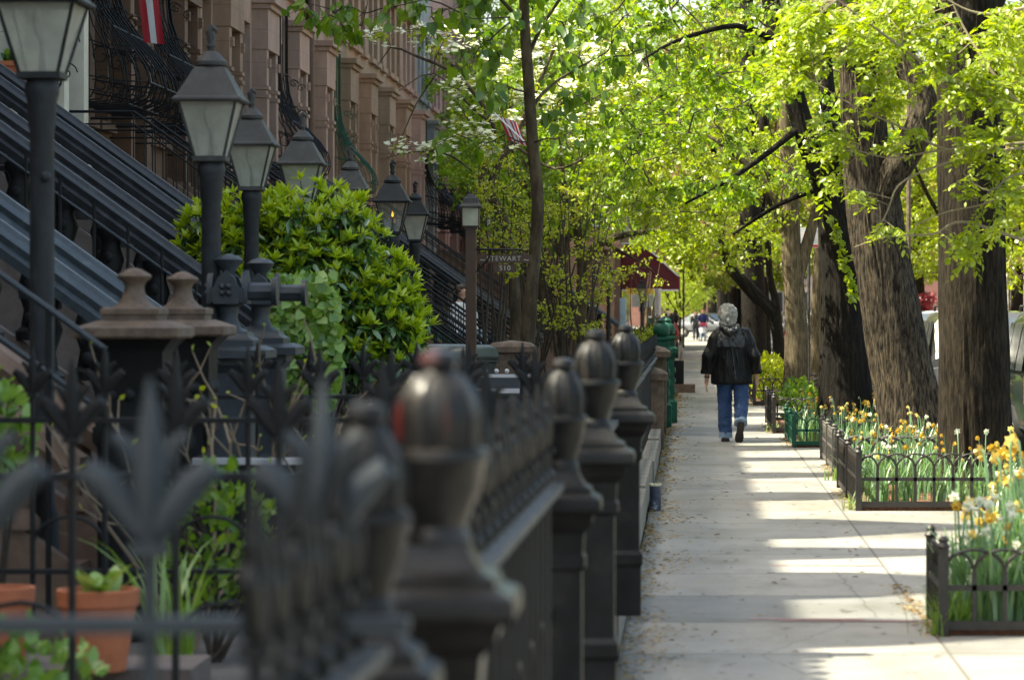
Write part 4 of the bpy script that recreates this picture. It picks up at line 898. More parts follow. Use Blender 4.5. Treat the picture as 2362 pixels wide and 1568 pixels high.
def post_mesh(gate=False):
    b = MB(); dz = -.075 if gate else 0
    k = .84 if gate else 1.0
    b.lathe([(.012, 1.535 + dz), (.03, 1.528 + dz), (.034, 1.512 + dz), (.026, 1.50 + dz), (.03, 1.494 + dz), (.048 * k, 1.485 + dz), (.066 * k, 1.455 + dz), (.072 * k, 1.42 + dz), (.07 * k, 1.385 + dz), (.068 * k, 1.37 + dz),
             (.084 * k, 1.365 + dz), (.086 * k, 1.35 + dz), (.078 * k, 1.342 + dz), (.07 * k, 1.30 + dz), (.052 * k, 1.255 + dz), (.046 * k, 1.235 + dz), (.055 * k, 1.22 + dz), (.055 * k, 1.205 + dz)][::-1], n=20)
    sq = MB()
    sq.lathe([(.052 * k, 1.205 + dz), (.058 * k, 1.19 + dz), (.075 * k, 1.165 + dz), (.10 * k, 1.152 + dz), (.10 * k, 1.14 + dz), (.115 * k, 1.13 + dz)][::-1], sq=True)
    sq.lathe([(.118 * k, 1.13 + dz), (.130 * k, 1.124 + dz), (.134 * k, 1.112 + dz), (.134 * k, 1.09 + dz), (.122 * k, 1.078 + dz)][::-1], sq=True)
    sq.lathe([(.11 * k, 1.078 + dz), (.10 * k, 1.05 + dz), (.075 * k, 1.02 + dz), (.07 * k, .96 + dz), (.078 * k, .95 + dz), (.078 * k, .92 + dz), (.066 * k, .91 + dz), (.066 * k, .5), (.08 * k, .48), (.08 * k, .44), (.072 * k, .42), (.072 * k, .2)][::-1], sq=True)
    for i in range(10):
        a = 2 * PI * i / 10
        b.tube([(r_ * math.cos(a) * k, r_ * math.sin(a) * k, z + dz) for r_, z in ((.04, 1.488), (.066, 1.452), (.0725, 1.42), (.069, 1.375))], .0065, 5)
    return b, sq
def newel_post(lab, X, d, gate=False, m=None):
    r = thing('fence_post', lab, 'fence post', (X, d, 0), 'cast iron fence posts along the pavement'); m = m or M['iron_rust']
    b, sq = post_mesh(gate); b.build('finial', m, r); sq.build('shaft', m, r, ang=20); return r
def red_mat():
    m, t, b = nodes_of('rusty_iron_red_smears'); v = coords(t, shift=False); f = tex(t, coords(t), 9, 8, .7)
    base = ramp(t, f, [(.4, (.011, .010, .0095)), (.54, (.02, .018, .017)), (.72, (.05, .038, .032))])
    tc = t.nodes.new("ShaderNodeTexCoord"); sp = t.nodes.new("ShaderNodeSeparateXYZ"); t.links.new(tc.outputs['Object'], sp.inputs[0])
    def rng_(o, a, c):
        n = t.nodes.new("ShaderNodeMapRange"); n.interpolation_type = 'SMOOTHSTEP'; n.inputs[1].default_value = a; n.inputs[2].default_value = c; t.links.new(o, n.inputs[0]); return n.outputs[0]
    def mul(a, c):
        n = t.nodes.new("ShaderNodeMath"); n.operation = 'MULTIPLY'; t.links.new(a, n.inputs[0]); t.links.new(c, n.inputs[1]); return n.outputs[0]
    s1 = mul(mul(rng_(sp.outputs['X'], -.052, -.064), rng_(sp.outputs['Z'], 1.375, 1.385)), rng_(sp.outputs['Z'], 1.46, 1.43))
    s2 = mul(mul(rng_(sp.outputs['X'], .002, .012), rng_(sp.outputs['X'], .034, .022)), mul(rng_(sp.outputs['Z'], 1.385, 1.40), rng_(sp.outputs['Z'], 1.455, 1.43)))
    s3 = mul(rng_(sp.outputs['X'], .006, -.006), rng_(sp.outputs['Z'], 1.498, 1.506))
    mx = base
    for s_, col in ((s1, (.075, .011, .009)), (s2, (.024, .0135, .013)), (s3, (.05, .021, .022))):
        n = t.nodes.new("ShaderNodeMixRGB"); t.links.new(s_, n.inputs[0]); t.links.new(mx, n.inputs[1]); n.inputs[2].default_value = (*col, 1); mx = n.outputs[0]
    t.links.new(mx, b.inputs['Base Color']); b.inputs['Roughness'].default_value = .36; b.inputs['Specular IOR Level'].default_value = .28; bump(t, b, f, .3, .004); return m
newel_post('black gate post low in the foreground, left of the red smeared post', -.50, 5.0, True)
newel_post('large foreground fence post with red paint smears on its ball finial', -.425, 5.5, m=red_mat())
newel_post('smaller gate post left of the tall pair, partly behind the red smeared post', -.375, 9.6, True)
newel_post('tall fence post in the middle of the foreground row, with ribbed ball finial', -.322, 11.0)
newel_post('farthest of the big ball topped fence posts, beside the pavement edge', -.30, 15.0)
fence_panel('blurred iron fence panel nearest the camera', (-.515, 3.75, 0), (-.49, 4.85, 0), sp=.17, fs=.85)
fence_panel('iron fence panel behind the red smeared post', (-.44, 5.65, 0), (-.41, 9.45, 0), sp=.24, fs=.85, mat_=M['iron_rust'])
fence_panel('iron fence panel between the two tall ball topped posts', (-.385, 11.15, 0), (-.37, 14.85, 0), sp=.24, fs=.85, mat_=M['iron_rust'])
for i, (a, e) in enumerate([(15.2, 19.8), (20.0, 24.8), (25.0, 29.7), (29.9, 34.5), (34.7, 39.4), (39.6, 44.2)]):
    fence_panel(['iron fence panel just past the farthest ball topped post', 'iron fence panel beside the blue can', 'iron fence panel just past the blue can', 'iron fence panel opposite the green tree guard', 'iron fence panel level with the walking man', 'iron fence panel ending at the green gate posts'][i], (-.47, a, 0), (-.46, e, 0), sp=.16, fs=.8, zr=.98)
for i, y in enumerate([46.8, 51.7, 56.6, 61.5]):
    fence_panel(['iron fence panel behind the green gate posts', 'dark iron fence panel behind the brown stone block', 'dark iron fence panel past the green posts, third away', 'dark iron fence panel ending at the brown step'][i], (-.5, y, 0), (-.5, y + 4.5, 0), sp=.2, fs=.8, zr=1.0)
for i, y in enumerate([67, 76, 85, 94, 104, 114]):
    fence_panel('distant iron fence panel along the pavement beyond the brown step', (-.5, y, 0), (-.5, y + 8.5, 0), sp=.3, fs=.9, zr=1.0, group='distant iron fence panels')
# cross fences between the yards
cross = ['blurred cross fence nearest the camera with a big leaf finial', 'cross fence with wide leaf finials behind the nearest one', 'cross fence with thin rail in front of the gothic newels', 'cross fence before the bush foot']
for i, (y, x0) in enumerate([(4.6, -.3975), (9.6, -.45), (13.6, -.50), (18.4, -.5)]):
    fence_panel(cross[i], (x0, y, 0), ([-3.3375, -3.2, -3.2, -3.2][i], y, 0), M['iron_blue'] if i == 0 else M['iron'], zr=[1.145, 1.10, 1.13, 1.1][i], sp=[.2449, .29, .29, .29][i], fs=[1.0, 1.0, .85, .85][i], zlow=[.7, .35, .5, .4][i], group='cross fences between the front yards', beads=False)
# green gate posts
def green_post(lab, X, d):
    r = thing('gate_post', lab, 'gate post', (X, d, 0), 'green gate posts'); b = MB()
    b.lathe([(.14, .0), (.14, .3), (.10, .34), (.09, .9), (.12, .95), (.15, 1.0), (.15, 1.06), (.10, 1.1), (.10, 1.18), (.13, 1.2), (.13, 1.24)], sq=True); b.build('shaft', M['iron_green'], r, ang=20)
    b = MB(); b.lathe([(.07, 1.24), (.11, 1.28), (.12, 1.34), (.09, 1.40), (.05, 1.43), (.06, 1.46), (.02, 1.50)], n=14)
    b.build('finial', M['iron_green'], r)
    for zz in (.45, .6, .75):
        for c_, k_ in (((0, -.1, zz), (1, .5, 1)), ((.1, 0, zz), (.5, 1, 1))): MB().ball(c_, .045, 8, 5, k_).build('boss', M['iron_green'], r)
green_post('green painted cast iron gate post, the nearer of two', -.40, 44.6); green_post('green painted cast iron gate post, the farther of two', -.33, 46.4)
def brown_pier(lab, X, y, h, w_=.3):
    r = thing('stone_pier', lab, 'stone pier', (X, y, 0)); b = MB(); b.box(-w_ / 2, w_ / 2, -w_ / 2, w_ / 2, 0, h - .12); b.build('shaft', M['brownstone_newel'], r, smooth=False)
    b = MB(); b.lathe([(w_ / 2 + .05, h - .119), (w_ / 2 + .05, h - .05), (w_ / 2 - .02, h), (.02, h + .03)], sq=True); b.build('cap', M['brownstone_newel'], r, smooth=False)
brown_pier('low brown stone pier left of the green gate posts', -.46, 37.6, .92); brown_pier('brown stone pier just behind the low one by the green posts', -.46, 42.0, 1.12)
brown_pier('squat tan stone pier under the green stoop', P(1180, 0, 41.5).x, 41.5, 1.19, .5)
r = thing('stone_step', 'brown stone step jutting onto the pavement beyond the green posts', 'step', (-.33, 63.2, 0)); b = MB(); b.box(.0, .42, 0, 1.0, .0, .16); b.build('tread', M['brownstone'], r, smooth=False)
b = MB(); b.box(-.05, .2, .3, .7, .162, .62); b.build('riser', M['iron'], r, smooth=False)
for i, (x, y) in enumerate([(-.5, 66.6), (-.45, 76.6), (-.52, 84.6), (-.42, 93), (-.5, 103)]):
    newel_post('distant black fence post beyond the green gate posts, %s' % ['next to the brown step', 'under the blonde head', 'past the blonde head', 'before the white post', 'last before the shop'][i], x, y, m=M['iron'])
# small can by the fence foot
r = thing('drink_can', 'dark blue dented can standing on the pavement by the fence', 'can', (P(1511, 0, 26.0).x, 26.0, 0))
m_, t_, b_ = nodes_of('blue_can'); f_ = tex(t_, coords(t_), 14, 5); t_.links.new(ramp(t_, f_, [(.42, (.03, .04, .065)), (.6, (.07, .09, .13)), (.66, (.3, .33, .36))]), b_.inputs['Base Color']); b_.inputs['Roughness'].default_value = .4
b = MB(); b.lathe([(.04, 0), (.046, .01), (.047, .195), (.043, .2)], n=18); b.build('body', m_, r)
b = MB(); b.lathe([(.0455, .2), (.047, .203), (.0455, .21), (.038, .208)], n=18)
for i in range(12): b.ball((.043 * math.cos(i * PI / 6), .043 * math.sin(i * PI / 6), .213), .008, 6, 4)
b.build('rim', flat('can_rim', (.55, .5, .32), .4), r)

# ---------------------------------------------------------------- yards: pots, plants, bins, bench
def pot(lab, X, y, z, R, H, plant):
    r = thing('flower_pot', lab, 'flower pot', (X, y, z), 'terracotta pots in the front yard'); b = MB()
    b.lathe([(R * .68, 0), (R * .93, H * .78), (R * .93, H * .79), (R, H * .8), (R * 1.02, H * .99), (R, H), (R * .88, H), (R * .86, H * .9)], n=28); b.build('pot', M['terracotta'], r, ang=30)
    b = MB(); b.lathe([(.01, H * .9), (R * .86, H * .9), (R * .86, H * .902), (.01, H * .91)], n=20); b.build('soil', M['soil'], r)
    if plant:
        n = 14; pos = np.zeros((n, 3)); pos[:, 2] = H * .9; pos[:, :2] = rng.normal(0, .03, (n, 2))
        a = rng.uniform(0, 2 * PI, n); el = rng.uniform(.3, 1.3, n); U = np.stack([np.cos(a) * np.cos(el), np.sin(a) * np.cos(el), np.sin(el)], 1)
        V = []; F = []
        for i in range(n):
            L = rng.uniform(.15, .26); u = Vector(U[i]); side = u.cross(Vector((0, 0, 1))).normalized(); base = Vector(pos[i]); o = len(V)
            for j in range(6):
                t = j / 5; c = base + u * L * t - Vector((0, 0, 1)) * L * .35 * t * t; wv = .028 * math.sin(PI * (.15 + .8 * t))
                V += [c + side * wv, c - side * wv]
            F += [(o + 2 * j, o + 2 * j + 1, o + 2 * j + 3, o + 2 * j + 2) for j in range(5)]
        np_mesh('leaves', np.array([tuple(v) for v in V]), np.array(F), M['leaf_strap'], r, True)
    return r
p = P(226, 1357, 12.0); pot('terracotta pot with a broad leaved bulb plant behind the nearest fence', p.x, 12.0, p.z - .30, .15, .30, True)
p = P(5, 1352, 12.2); pot('terracotta pot cut by the left edge of the picture', p.x, 12.2, p.z - .28, .12, .28, False)
p = P(200, 1500, 11.0); pot('terracotta pot low down under the bulb pot', p.x - .0, 11.0, .03, .13, .20, False)
r = thing('plant_ledge', 'low stone ledge carrying the terracotta pots', 'ledge', (-2.3, 12.3, 0)); b = MB(); b.box(-.6, .45, -.25, .25, .0, P(0, 1357, 12).z - .302); b.build('slab', M['concrete_step'], r, smooth=False)
def leafy(name, lab, cat, c, rad, n, size, tplm, m, zb=0, up=.4, group=None, stems=10, stem_m=None, part='foliage'):
    r = thing(name, lab, cat, (c[0], c[1], zb), group); c = Vector((0, 0, c[2] - zb))
    u = rdir(n); q = rng.uniform(.35, 1, n)[:, None] ** .6; pos = u * q * np.array(rad) + np.array(c)
    pos *= 1 + .0; U = norm(u * .6 + rdir(n) * .7 + np.array([0, 0, up])); N = norm(u + rdir(n) * .6)
    leaf_mesh(part, pos, U, N, rng.uniform(.7, 1.3, n) * size, tplm, m, r)
    if stems:
        b = MB()
        for i in range(stems):
            d = Vector(rdir(1, -.1, .9)[0]); e = c + Vector((d.x * rad[0], d.y * rad[1], d.z * rad[2])) * .85; s = Vector((random.uniform(-.1, .1) * rad[0], random.uniform(-.1, .1), 0))
            mid = (s + e) * .5 + Vector(rdir(1)[0]) * .1
            b.tube([s, mid, e], [.012, .009, .004], 5)
        b.build('stem', stem_m or M['twig'], r)
    return r
def strap_clump(name, lab, cat, loc, n, L, wd, m, lean=.5, group=None):
    r = thing(name, lab, cat, loc, group); V = []; F = []
    for i in range(n):
        a = random.uniform(0, 2 * PI); sd = Vector((-math.sin(a), math.cos(a), 0)); dr = Vector((math.cos(a), math.sin(a), 0)); l = L * random.uniform(.6, 1.1); ln = lean * random.uniform(.2, 1.2)
        base = Vector((random.gauss(0, .05), random.gauss(0, .05), 0)); o = len(V)
        for j in range(7):
            t = j / 6; c = base + Vector((0, 0, 1)) * l * (t - .45 * ln * t ** 3) + dr * l * ln * t * t; w2 = wd * (1 - t * .92) * (0.7 + .6 * t * (1 - t))
            V += [c + sd * w2, c - sd * w2]
        F += [(o + 2 * j, o + 2 * j + 1, o + 2 * j + 3, o + 2 * j + 2) for j in range(6)]
    np_mesh('leaves', np.array([tuple(v) for v in V]), np.array(F), m, r, True); return r
p = P(400, 1440, 13.0); strap_clump('strap_plant', 'clump of long yellow green strap leaves right of the bulb pot', 'plant', (p.x, 13.0, .03), 34, .85, .022, M['leaf_strap'], .55)
p = P(500, 1240, 14.6); leafy('yard_plant', 'bright green leafy plant among the fences above the strap leaves', 'plant', (p.x, 14.6, p.z), (.30, .3, .32), 380, .065, tpl_leaf(.28), M['leaf_green'], .03)
p = P(30, 1030, 14.0); leafy('yard_shrub', 'dark green shrub at the left edge beside the nearest lamp post', 'shrub', (p.x - .1, 14.0, p.z), (.18, .2, .3), 260, .075, tpl_leaf(.3), M['leaf_ivy'], .03)
p = P(70, 1500, 10.5); leafy('ground_plant', 'small leafy plant in the bottom left corner', 'plant', (p.x, 10.5, .32), (.25, .25, .28), 300, .06, tpl_leaf(.35), M['leaf_ivy'], .03)
def bare_bush(lab, c, H, n, spread):
    r = thing('bare_shrub', lab, 'shrub', c); b = MB(); tips = []
    for i in range(n):
        pts = [Vector((random.gauss(0, .06), random.gauss(0, .06), 0))]; d = Vector((random.uniform(-spread, spread), random.uniform(-spread, spread), 1)).normalized()
        for j in range(5):
            d = (d + Vector(rdir(1)[0]) * .35).normalized(); pts.append(pts[-1] + d * H / 5)
            if j > 1:
                e = pts[-1] + (d + Vector(rdir(1)[0]) * .9).normalized() * H * .2; b.tube([pts[-1], (pts[-1] + e) / 2 + Vector(rdir(1)[0]) * .02, e], [.006, .005, .003], 4); tips.append(e)
        b.tube(pts, [.011, .010, .009, .008, .006, .004], 5); tips.append(pts[-1])
    b.build('branches', M['twig_bare'], r)
    tp = np.array([tuple(t) for t in tips]); n2 = len(tp); leaf_mesh('buds', tp, rdir(n2, .1, 1), rdir(n2), rng.uniform(.02, .045, n2), tpl_leaf(.3), M['leaf_spring'], r)
    return r
p = P(430, 0, 15.0); bare_bush('bare tan rose stems in front of the brown newels', (p.x, 15.0, .03), 1.25, 9, .45)
p = P(620, 0, 16.5); bare_bush('bare branching stems in front of the gothic newels', (p.x, 16.5, .03), 1.35, 11, .6)
def bin_(lab, X, y, rz=0, marks=False):
    r = thing('wheelie_bin', lab, 'bin', (X, y, .03), 'bins in the yard', rz); b = MB()
    b.rings([[(sx * w_, sy * d_, z) for sx, sy in ((-1, -1), (1, -1), (1, 1), (-1, 1))] for w_, d_, z in ((.22, .24, .1), (.27, .30, .95), (.29, .32, .96), (.29, .32, 1.0))]); b.build('body', M['bin'], r, ang=20)
    b = MB(); b.rings([[(sx * w_, sy * d_ - .0, z) for sx, sy in ((-1, -1), (1, -1), (1, 1), (-1, 1))] for w_, d_, z in ((.30, .34, 1.003), (.31, .35, 1.03), (.27, .30, 1.13), (.2, .22, 1.16))]); b.build('lid', mat('bin_lid', (.05, .065, .055), .35, .2, 5, .05), r, ang=50)
    b = MB(); b.tube([(-.2, .36, .98), (.2, .36, .98)], .02, 8); b.build('handle', M['bin'], r)
    for sx in (-1, 1):
        b = MB(); b.tube([(sx * .2, .2, .1), (sx * .26, .2, .1)], .1, 14); b.build('wheel', M['rubber'], r)
    if marks:
        for (x, w_, h_) in ((-.16, .035, .03), (.05, .03, .035), (-.06, .05, .012)):
            b = MB(); b.box(x - w_, x + w_, -.301, -.292, .83 - h_, .83 + h_); b.build('sticker', M['lens_red'] if h_ > .02 else M['white_paint'], r, smooth=False)
    return r
p = P(1030, 0, 39.5); bin_('dark wheelie bin with small red stickers under the green stoop', p.x, 39.5, .0, True)
p = P(1085, 0, 38.6); bin_('dark grey green wheelie bin beside the brown lantern post', p.x + .02, 38.6, .1)
# ornate iron balustrade, its tops painted pale as if lit, seen between the foreground posts
p = P(1140, 960, 25.0)
r = thing('iron_balustrade', 'ornate black iron garden bench with slats painted pale as if lit, between the foreground posts', 'bench', (p.x, 25.0, .03)); pale = flat('pale_paint', (.42, .42, .43), .5)
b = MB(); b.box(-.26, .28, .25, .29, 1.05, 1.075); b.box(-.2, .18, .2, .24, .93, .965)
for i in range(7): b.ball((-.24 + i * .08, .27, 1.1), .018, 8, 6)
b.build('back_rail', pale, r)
b = MB()
for i in range(5): b.box(-.2 + i * .1, -.18 + i * .1, .22, .24, .62, .93)
for i in range(4): b.lathe([(.028, .70), (.04, .76), (.02, .82), (.035, .87)], (-.14 + i * .1, .22, 0), 8)
b.box(-.27, .27, .245, .27, .6, 1.045); b.build('back_panel', M['iron_blue'], r)
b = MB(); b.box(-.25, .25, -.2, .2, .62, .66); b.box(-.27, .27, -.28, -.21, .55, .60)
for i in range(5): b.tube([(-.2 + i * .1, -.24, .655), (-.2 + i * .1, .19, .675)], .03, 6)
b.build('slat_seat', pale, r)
for sx in (-.24, .24):
    for sy in (-.24, .24): q = MB(); q.tube([(sx, sy, .0), (sx * .95, sy * .9, .3), (sx, sy, .62)], .025, 6); q.build('leg', M['iron_blue'], r)
x0, x1, y, d = 445, 705, 1056, 16.0
a, e = P(x0, y, d), P(x1, y, d); r = thing('stone_slab', 'pale step edge low between the leaf finials', 'slab', ((a.x + e.x) / 2, d, 0)); b = MB(); hw = (e.x - a.x) / 2
b.box(-hw, hw, -.03, .03, a.z - .03, a.z); b.build('top', pale, r, smooth=False); b = MB(); b.box(-hw + .05, hw - .05, -.02, .3, .03, a.z - .031); b.build('base', M['iron'], r, smooth=False)

# ---------------------------------------------------------------- tree beds: guards, daffodils
def guard(lab, x0, x1, y0, y1, H, m, sp=.155, sides='flb', double=True, short=False):
    r = thing('tree_guard', lab, 'tree guard', (x0, y0, 0), 'low hooped iron guards round the tree beds'); W, D = x1 - x0, y1 - y0
    def run(A, B):
        b = MB(); A, B = Vector(A), Vector(B); L = (B - A).length; d = (B - A) / L; n = max(2, round(L / sp)); s = L / n
        b.box(*(sorted((A.x - .012 * abs(d.y), B.x + .012 * abs(d.y)))), *(sorted((A.y - .012 * abs(d.x), B.y + .012 * abs(d.x)))), .03, .075)
        pd = .012
        for zz in (H * .52,): b.box(*(sorted((A.x - pd * abs(d.y), B.x + pd * abs(d.y)))), *(sorted((A.y - pd * abs(d.x), B.y + pd * abs(d.x)))), zz, zz + .028)
        for i in range(n + 1):
            if 0 < i < n: q = A + d * s * i; b.box(q.x - .012, q.x + .012, q.y - .012, q.y + .012, .076, H * .74)
        for i in range(n):
            a = A + d * s * i; b.tube([a + d * (s / 2 - s / 2 * math.cos(t)) + Vector((0, 0, H * .70 + (H * .24) * math.sin(t))) for t in np.linspace(0, PI, 11)], .009, 5)
            if i < n - 1 and double:
                b.tube([a + d * (s - s * math.cos(t)) * 1.0 + Vector((0, 0, H * .72 + (H * .27) * math.sin(t))) for t in np.linspace(.5, PI - .5, 9)], .008, 5)
        b.build('hoop_panel', m, r)
    c = [(0, 0, 0), (W, 0, 0), (0, D, 0), (W, D, 0)]
    if 'f' in sides: run(c[0], c[1])
    if 'l' in sides: run(c[0], c[2] if D < 5 and not short else (0, .85, 0))
    if 'b' in sides: run(c[2], c[3])
    n = max(1, round(D / 1.5)); pl = ([c[0], c[1], (0, .85, 0)] if short else [c[0], c[1], c[2], c[3]]) + ([] if short else [(0, D * i / n, 0) for i in range(1, n)])
    for q in pl:
        b = MB(); b.box(q[0] - .024, q[0] + .024, q[1] - .024, q[1] + .024, 0, H); b.lathe([(.03, H + .002), (.034, H + .012), (.02, H + .03), (.026, H + .045), (.012, H + .062)], (q[0], q[1], 0), 10); b.build('post', m, r)
    return r
M['guard'] = mat('guard_black', (.012, .011, .01), .5, .35, 14, .2, col2=(.03, .022, .016)); M['guard_worn'] = mat('guard_weathered', (.085, .078, .068), .7, .4, 14, .3)
beds = [(1.245, 2.75, 16.0, 18.9, .43, M['guard'], 'black hooped tree guard nearest the viewer at the right edge'), (1.345, 2.70, 26.0, 29.4, .46, M['guard'], 'black hooped tree guard with front hoops and knob posts below the nearest tall trunk'),
        (1.425, 2.75, 30.7, 35.2, .42, M['guard_worn'], 'weathered tree guard seen end on below the ridged grey trunk'), (1.21, 2.7, 38.0, 41.0, .36, M['iron_green'], 'green painted low tree guard full of daffodils'),
        (1.09, 2.6, 42.4, 46.5, .46, M['guard'], 'black tree guard just past the green one'), (1.08, 2.6, 54.8, 59.0, .46, M['guard'], 'far black tree guard behind the walking man')]
for (x0, x1, y0, y1, H, m, lab) in beds:
    guard(lab, x0, x1, y0, y1, H, m, double=(m is not M['iron_green']), short=y0 < 20, sides='fl' if y0 < 20 else 'flb')
    if y0 < 20:
        tag(MB().box(x0 + .03, x1, y0 + .03, y0 + .84, 0, .03).build('tree_bed', M['mulch'], smooth=False), kind='structure'); tag(MB().box(1.8, x1, y0 + .842, y1, 0, .028).build('tree_bed', M['mulch'], smooth=False), kind='structure')
    else: tag(MB().box(x0 + .03, x1 - .03, y0 + .03, y1 - .03, 0, .03).build('tree_bed', M['mulch'], smooth=False), kind='structure')
def daffodil(lab, loc, group, variant):
    r = thing('daffodil', lab, 'flower', loc, group); V = []; F = []; n = 12
    for i in range(n):
        a = random.uniform(0, 2 * PI); sd = Vector((-math.sin(a), math.cos(a), 0)); dr = Vector((math.cos(a), math.sin(a), 0)); l = random.uniform(.24, .46); ln = random.uniform(.08, .55)
        bs = Vector((random.gauss(0, .035), random.gauss(0, .035), 0)); o = len(V)
        for j in range(6):
            t = j / 5; c = bs + Vector((0, 0, l * (t - .3 * ln * t ** 3))) + dr * l * ln * t * t; w2 = .011 * (1 - .85 * t ** 2)
            V += [c + sd * w2, c - sd * w2]
        F += [(o + 2 * j, o + 2 * j + 1, o + 2 * j + 3, o + 2 * j + 2) for j in range(5)]
    np_mesh('leaves', np.array([tuple(v) for v in V]), np.array(F), M['leaf_daff'], r, True)
    for q in range(1 + (random.random() < .2)):
        h = random.uniform(.40, .58); a = random.uniform(0, 2 * PI); tip = Vector((math.cos(a) * .07, math.sin(a) * .07, h)); b = MB()
        b.tube([(0, 0, 0), (tip.x * .4, tip.y * .4, h * .6), (tip.x * .8, tip.y * .8, h * .98), tip], .0045, 5); st = b.build('flower_stem', M['leaf_daff'], r)
        d = Vector((math.cos(a), math.sin(a), -.35 if variant != 'w' else .1)).normalized(); e1 = d.orthogonal().normalized(); e2 = d.cross(e1)
        f = MB(); R = .030 if variant != 'd' else .023
        for i in range(6):
            an = i * PI / 3; u = e1 * math.cos(an) + e2 * math.sin(an); v = d.cross(u); bk = random.uniform(-.1, .3) if variant != 'd' else .9
            f.add([tip, tip + (u * .55 + v * .32 + d * .1 * bk) * R, tip + (u * random.uniform(.85, 1.1) + d * (.1 + bk * .6)) * R, tip + (u * .55 - v * .32 + d * .1 * bk) * R], [(0, 1, 2, 3)])
        f.tube([tip, tip + d * R * .5, tip + d * R * .9], [R * .22, R * .28, R * .42], 8, cap=False)
        f.build('flower_head', M['petal_w'] if variant == 'w' else M['petal_y'], st, fix=False)
    return r
protos = None
def fill_daff(lab, group, n, x0, x1, y0, y1, wfrac=.1, avoid=(), k=1.0):
    pr = []
    for v in ('y', 'y', 'd', 'd', 'w'): pr.append(v)
    made = {}
    for i in range(n):
        for _ in range(20):
            x, y = random.uniform(x0 + .08, x1 - .05), random.uniform(y0 + .08, y1 - .1)
            if all((x - ax_) ** 2 + (y - ay) ** 2 > rr * rr for ax_, ay, rr in avoid): break
        v = 'w' if random.random() < wfrac else random.choice(('y', 'd', 'y'))
        key = (v, random.randrange(3)); l2 = lab.replace('COL', {'y': 'yellow orange', 'd': 'wilting orange', 'w': 'white'}[v]); g2 = group + ({'y': ', open', 'd': ', wilting', 'w': ', white'}[v])
        if key not in made: made[key] = daffodil(l2, (x, y, .03), g2, v); made[key].scale = (k, k, k)
        else: dup(made[key], (x, y, .03), l2, g2, rz=random.uniform(0, 6.28), scale=k * random.uniform(.75, 1.12))
fill_daff('COL daffodil in the tree bed at the right edge nearest the viewer', 'daffodils in the nearest bed', 70, 1.27, 2.2, 16.0, 16.9, .35, [], 1.12)
fill_daff('COL daffodil behind the short return of the guard nearest the viewer', 'daffodils behind the nearest guard', 64, 1.62, 2.5, 16.9, 18.8, .3, [], 1.4)
fill_daff('COL daffodil in the black hooped bed below the nearest tall trunk', 'daffodils in the second bed', 50, 1.37, 2.7, 26.0, 29.4, .2, [(2.44, 28.2, .38)])
fill_daff('COL daffodil in the weathered guard below the ridged grey trunk', 'daffodils in the third bed', 60, 1.45, 2.7, 30.7, 34.6, .08, [(2.17, 33.2, .38)])
fill_daff('COL daffodil in the green tree guard', 'daffodils in the green guard', 70, 1.24, 2.6, 38.0, 40.8, .16, [(1.9, 39.4, .3)])
fill_daff('COL daffodil in the far black tree guard', 'daffodils in the far guard', 14, 1.12, 1.9, 55, 58.5, .0, [])
strap = [(1.5, 16.4), (1.9, 16.3), (2.2, 16.6), (1.4, 17.4), (1.3, 16.1), (1.75, 16.9)]
for i, (x, y) in enumerate(strap): strap_clump('grass_tuft', 'tuft of long grass inside the guard nearest the viewer', 'grass', (x, y, .03), 60, .3, .006, M['grass'], .9, 'grass tufts in the nearest bed')
strap_clump('grass_tuft', 'pale grass tuft growing outside the corner post of the nearest guard', 'grass', (1.2, 16.05, 0), 40, .26, .005, M['grass'], 1.0)
for i, (x, y) in enumerate([(1.35, 30.65), (1.3, 26.1), (1.12, 42.6)]): strap_clump('grass_tuft', ['grass tuft at the foot of the weathered guard', 'grass tuft at the corner of the second black guard', 'grass tuft at the foot of the guard past the green one'][i], 'grass', (x, y, 0), 22, .2, .006, M['grass'], .9)
for i, (x, y) in enumerate([(1.75, 16.25), (2.05, 16.5)]):
    r = thing('grape_hyacinth', 'small blue flower spike inside the nearest guard', 'flower', (x, y, .03), 'blue flower spikes'); b = MB(); b.tube([(0, 0, 0), (0, 0, .2)], .004, 5); b.build('stem', M['leaf_daff'], r)
    b = MB()
    for q in range(26): z = .17 + q * .0045; b.ball((.018 * math.cos(q * 2.4), .018 * math.sin(q * 2.4), z), .011, 6, 4)
    b.build('flower_head', flat('blue_flower', (.08, .07, .5), .6), r)
leafy('bed_shrub', 'low shrub with yellow flowers in the guard past the green one', 'shrub', (1.5, 44.4, .36), (.3, 1.0, .3), 520, .07, tpl_leaf(.35), M['leaf_green'], .03)
leafy('bed_shrub', 'low yellow green shrub in the far guard behind the walking man', 'shrub', (1.35, 56.5, .45), (.35, 1.6, .4), 900, .08, tpl_leaf(.35), M['leaf_spring'], .03)
# litter of fallen catkins along the fence foot, and stray bits on the pavement
n = 6500; y = 8 + 60 * rng.uniform(0, 1, n) ** 1.3; edge = np.abs(rng.normal(0, 1, n)) * (.07 + .09 * (np.sin(y * 1.3) > .3) + .05 * np.sin(y * 3.1)) ; x = -.325 + edge
pos = np.stack([x, y, rng.uniform(.004, .012, n)], 1); keep = x < 1.0
U = rdir(n, -.12, .12); N_ = norm(rdir(n) * .35 + np.array([0, 0, 1.0]))
tag(leaf_mesh('leaf_litter', pos[keep], U[keep], N_[keep], (rng.uniform(.010, .032, n) * (1 + y / 45))[keep], tpl_diamond(.2), leafm('catkin_litter', [(.30, .17, .03), (.38, .24, .06), (.16, .085, .025), (.42, .3, .1)], .1)), kind='stuff')
n = 110; y = 13 + 40 * rng.uniform(0, 1, n); x = rng.uniform(-.2, 1.2, n); pos = np.stack([x, y, np.full(n, .012)], 1)
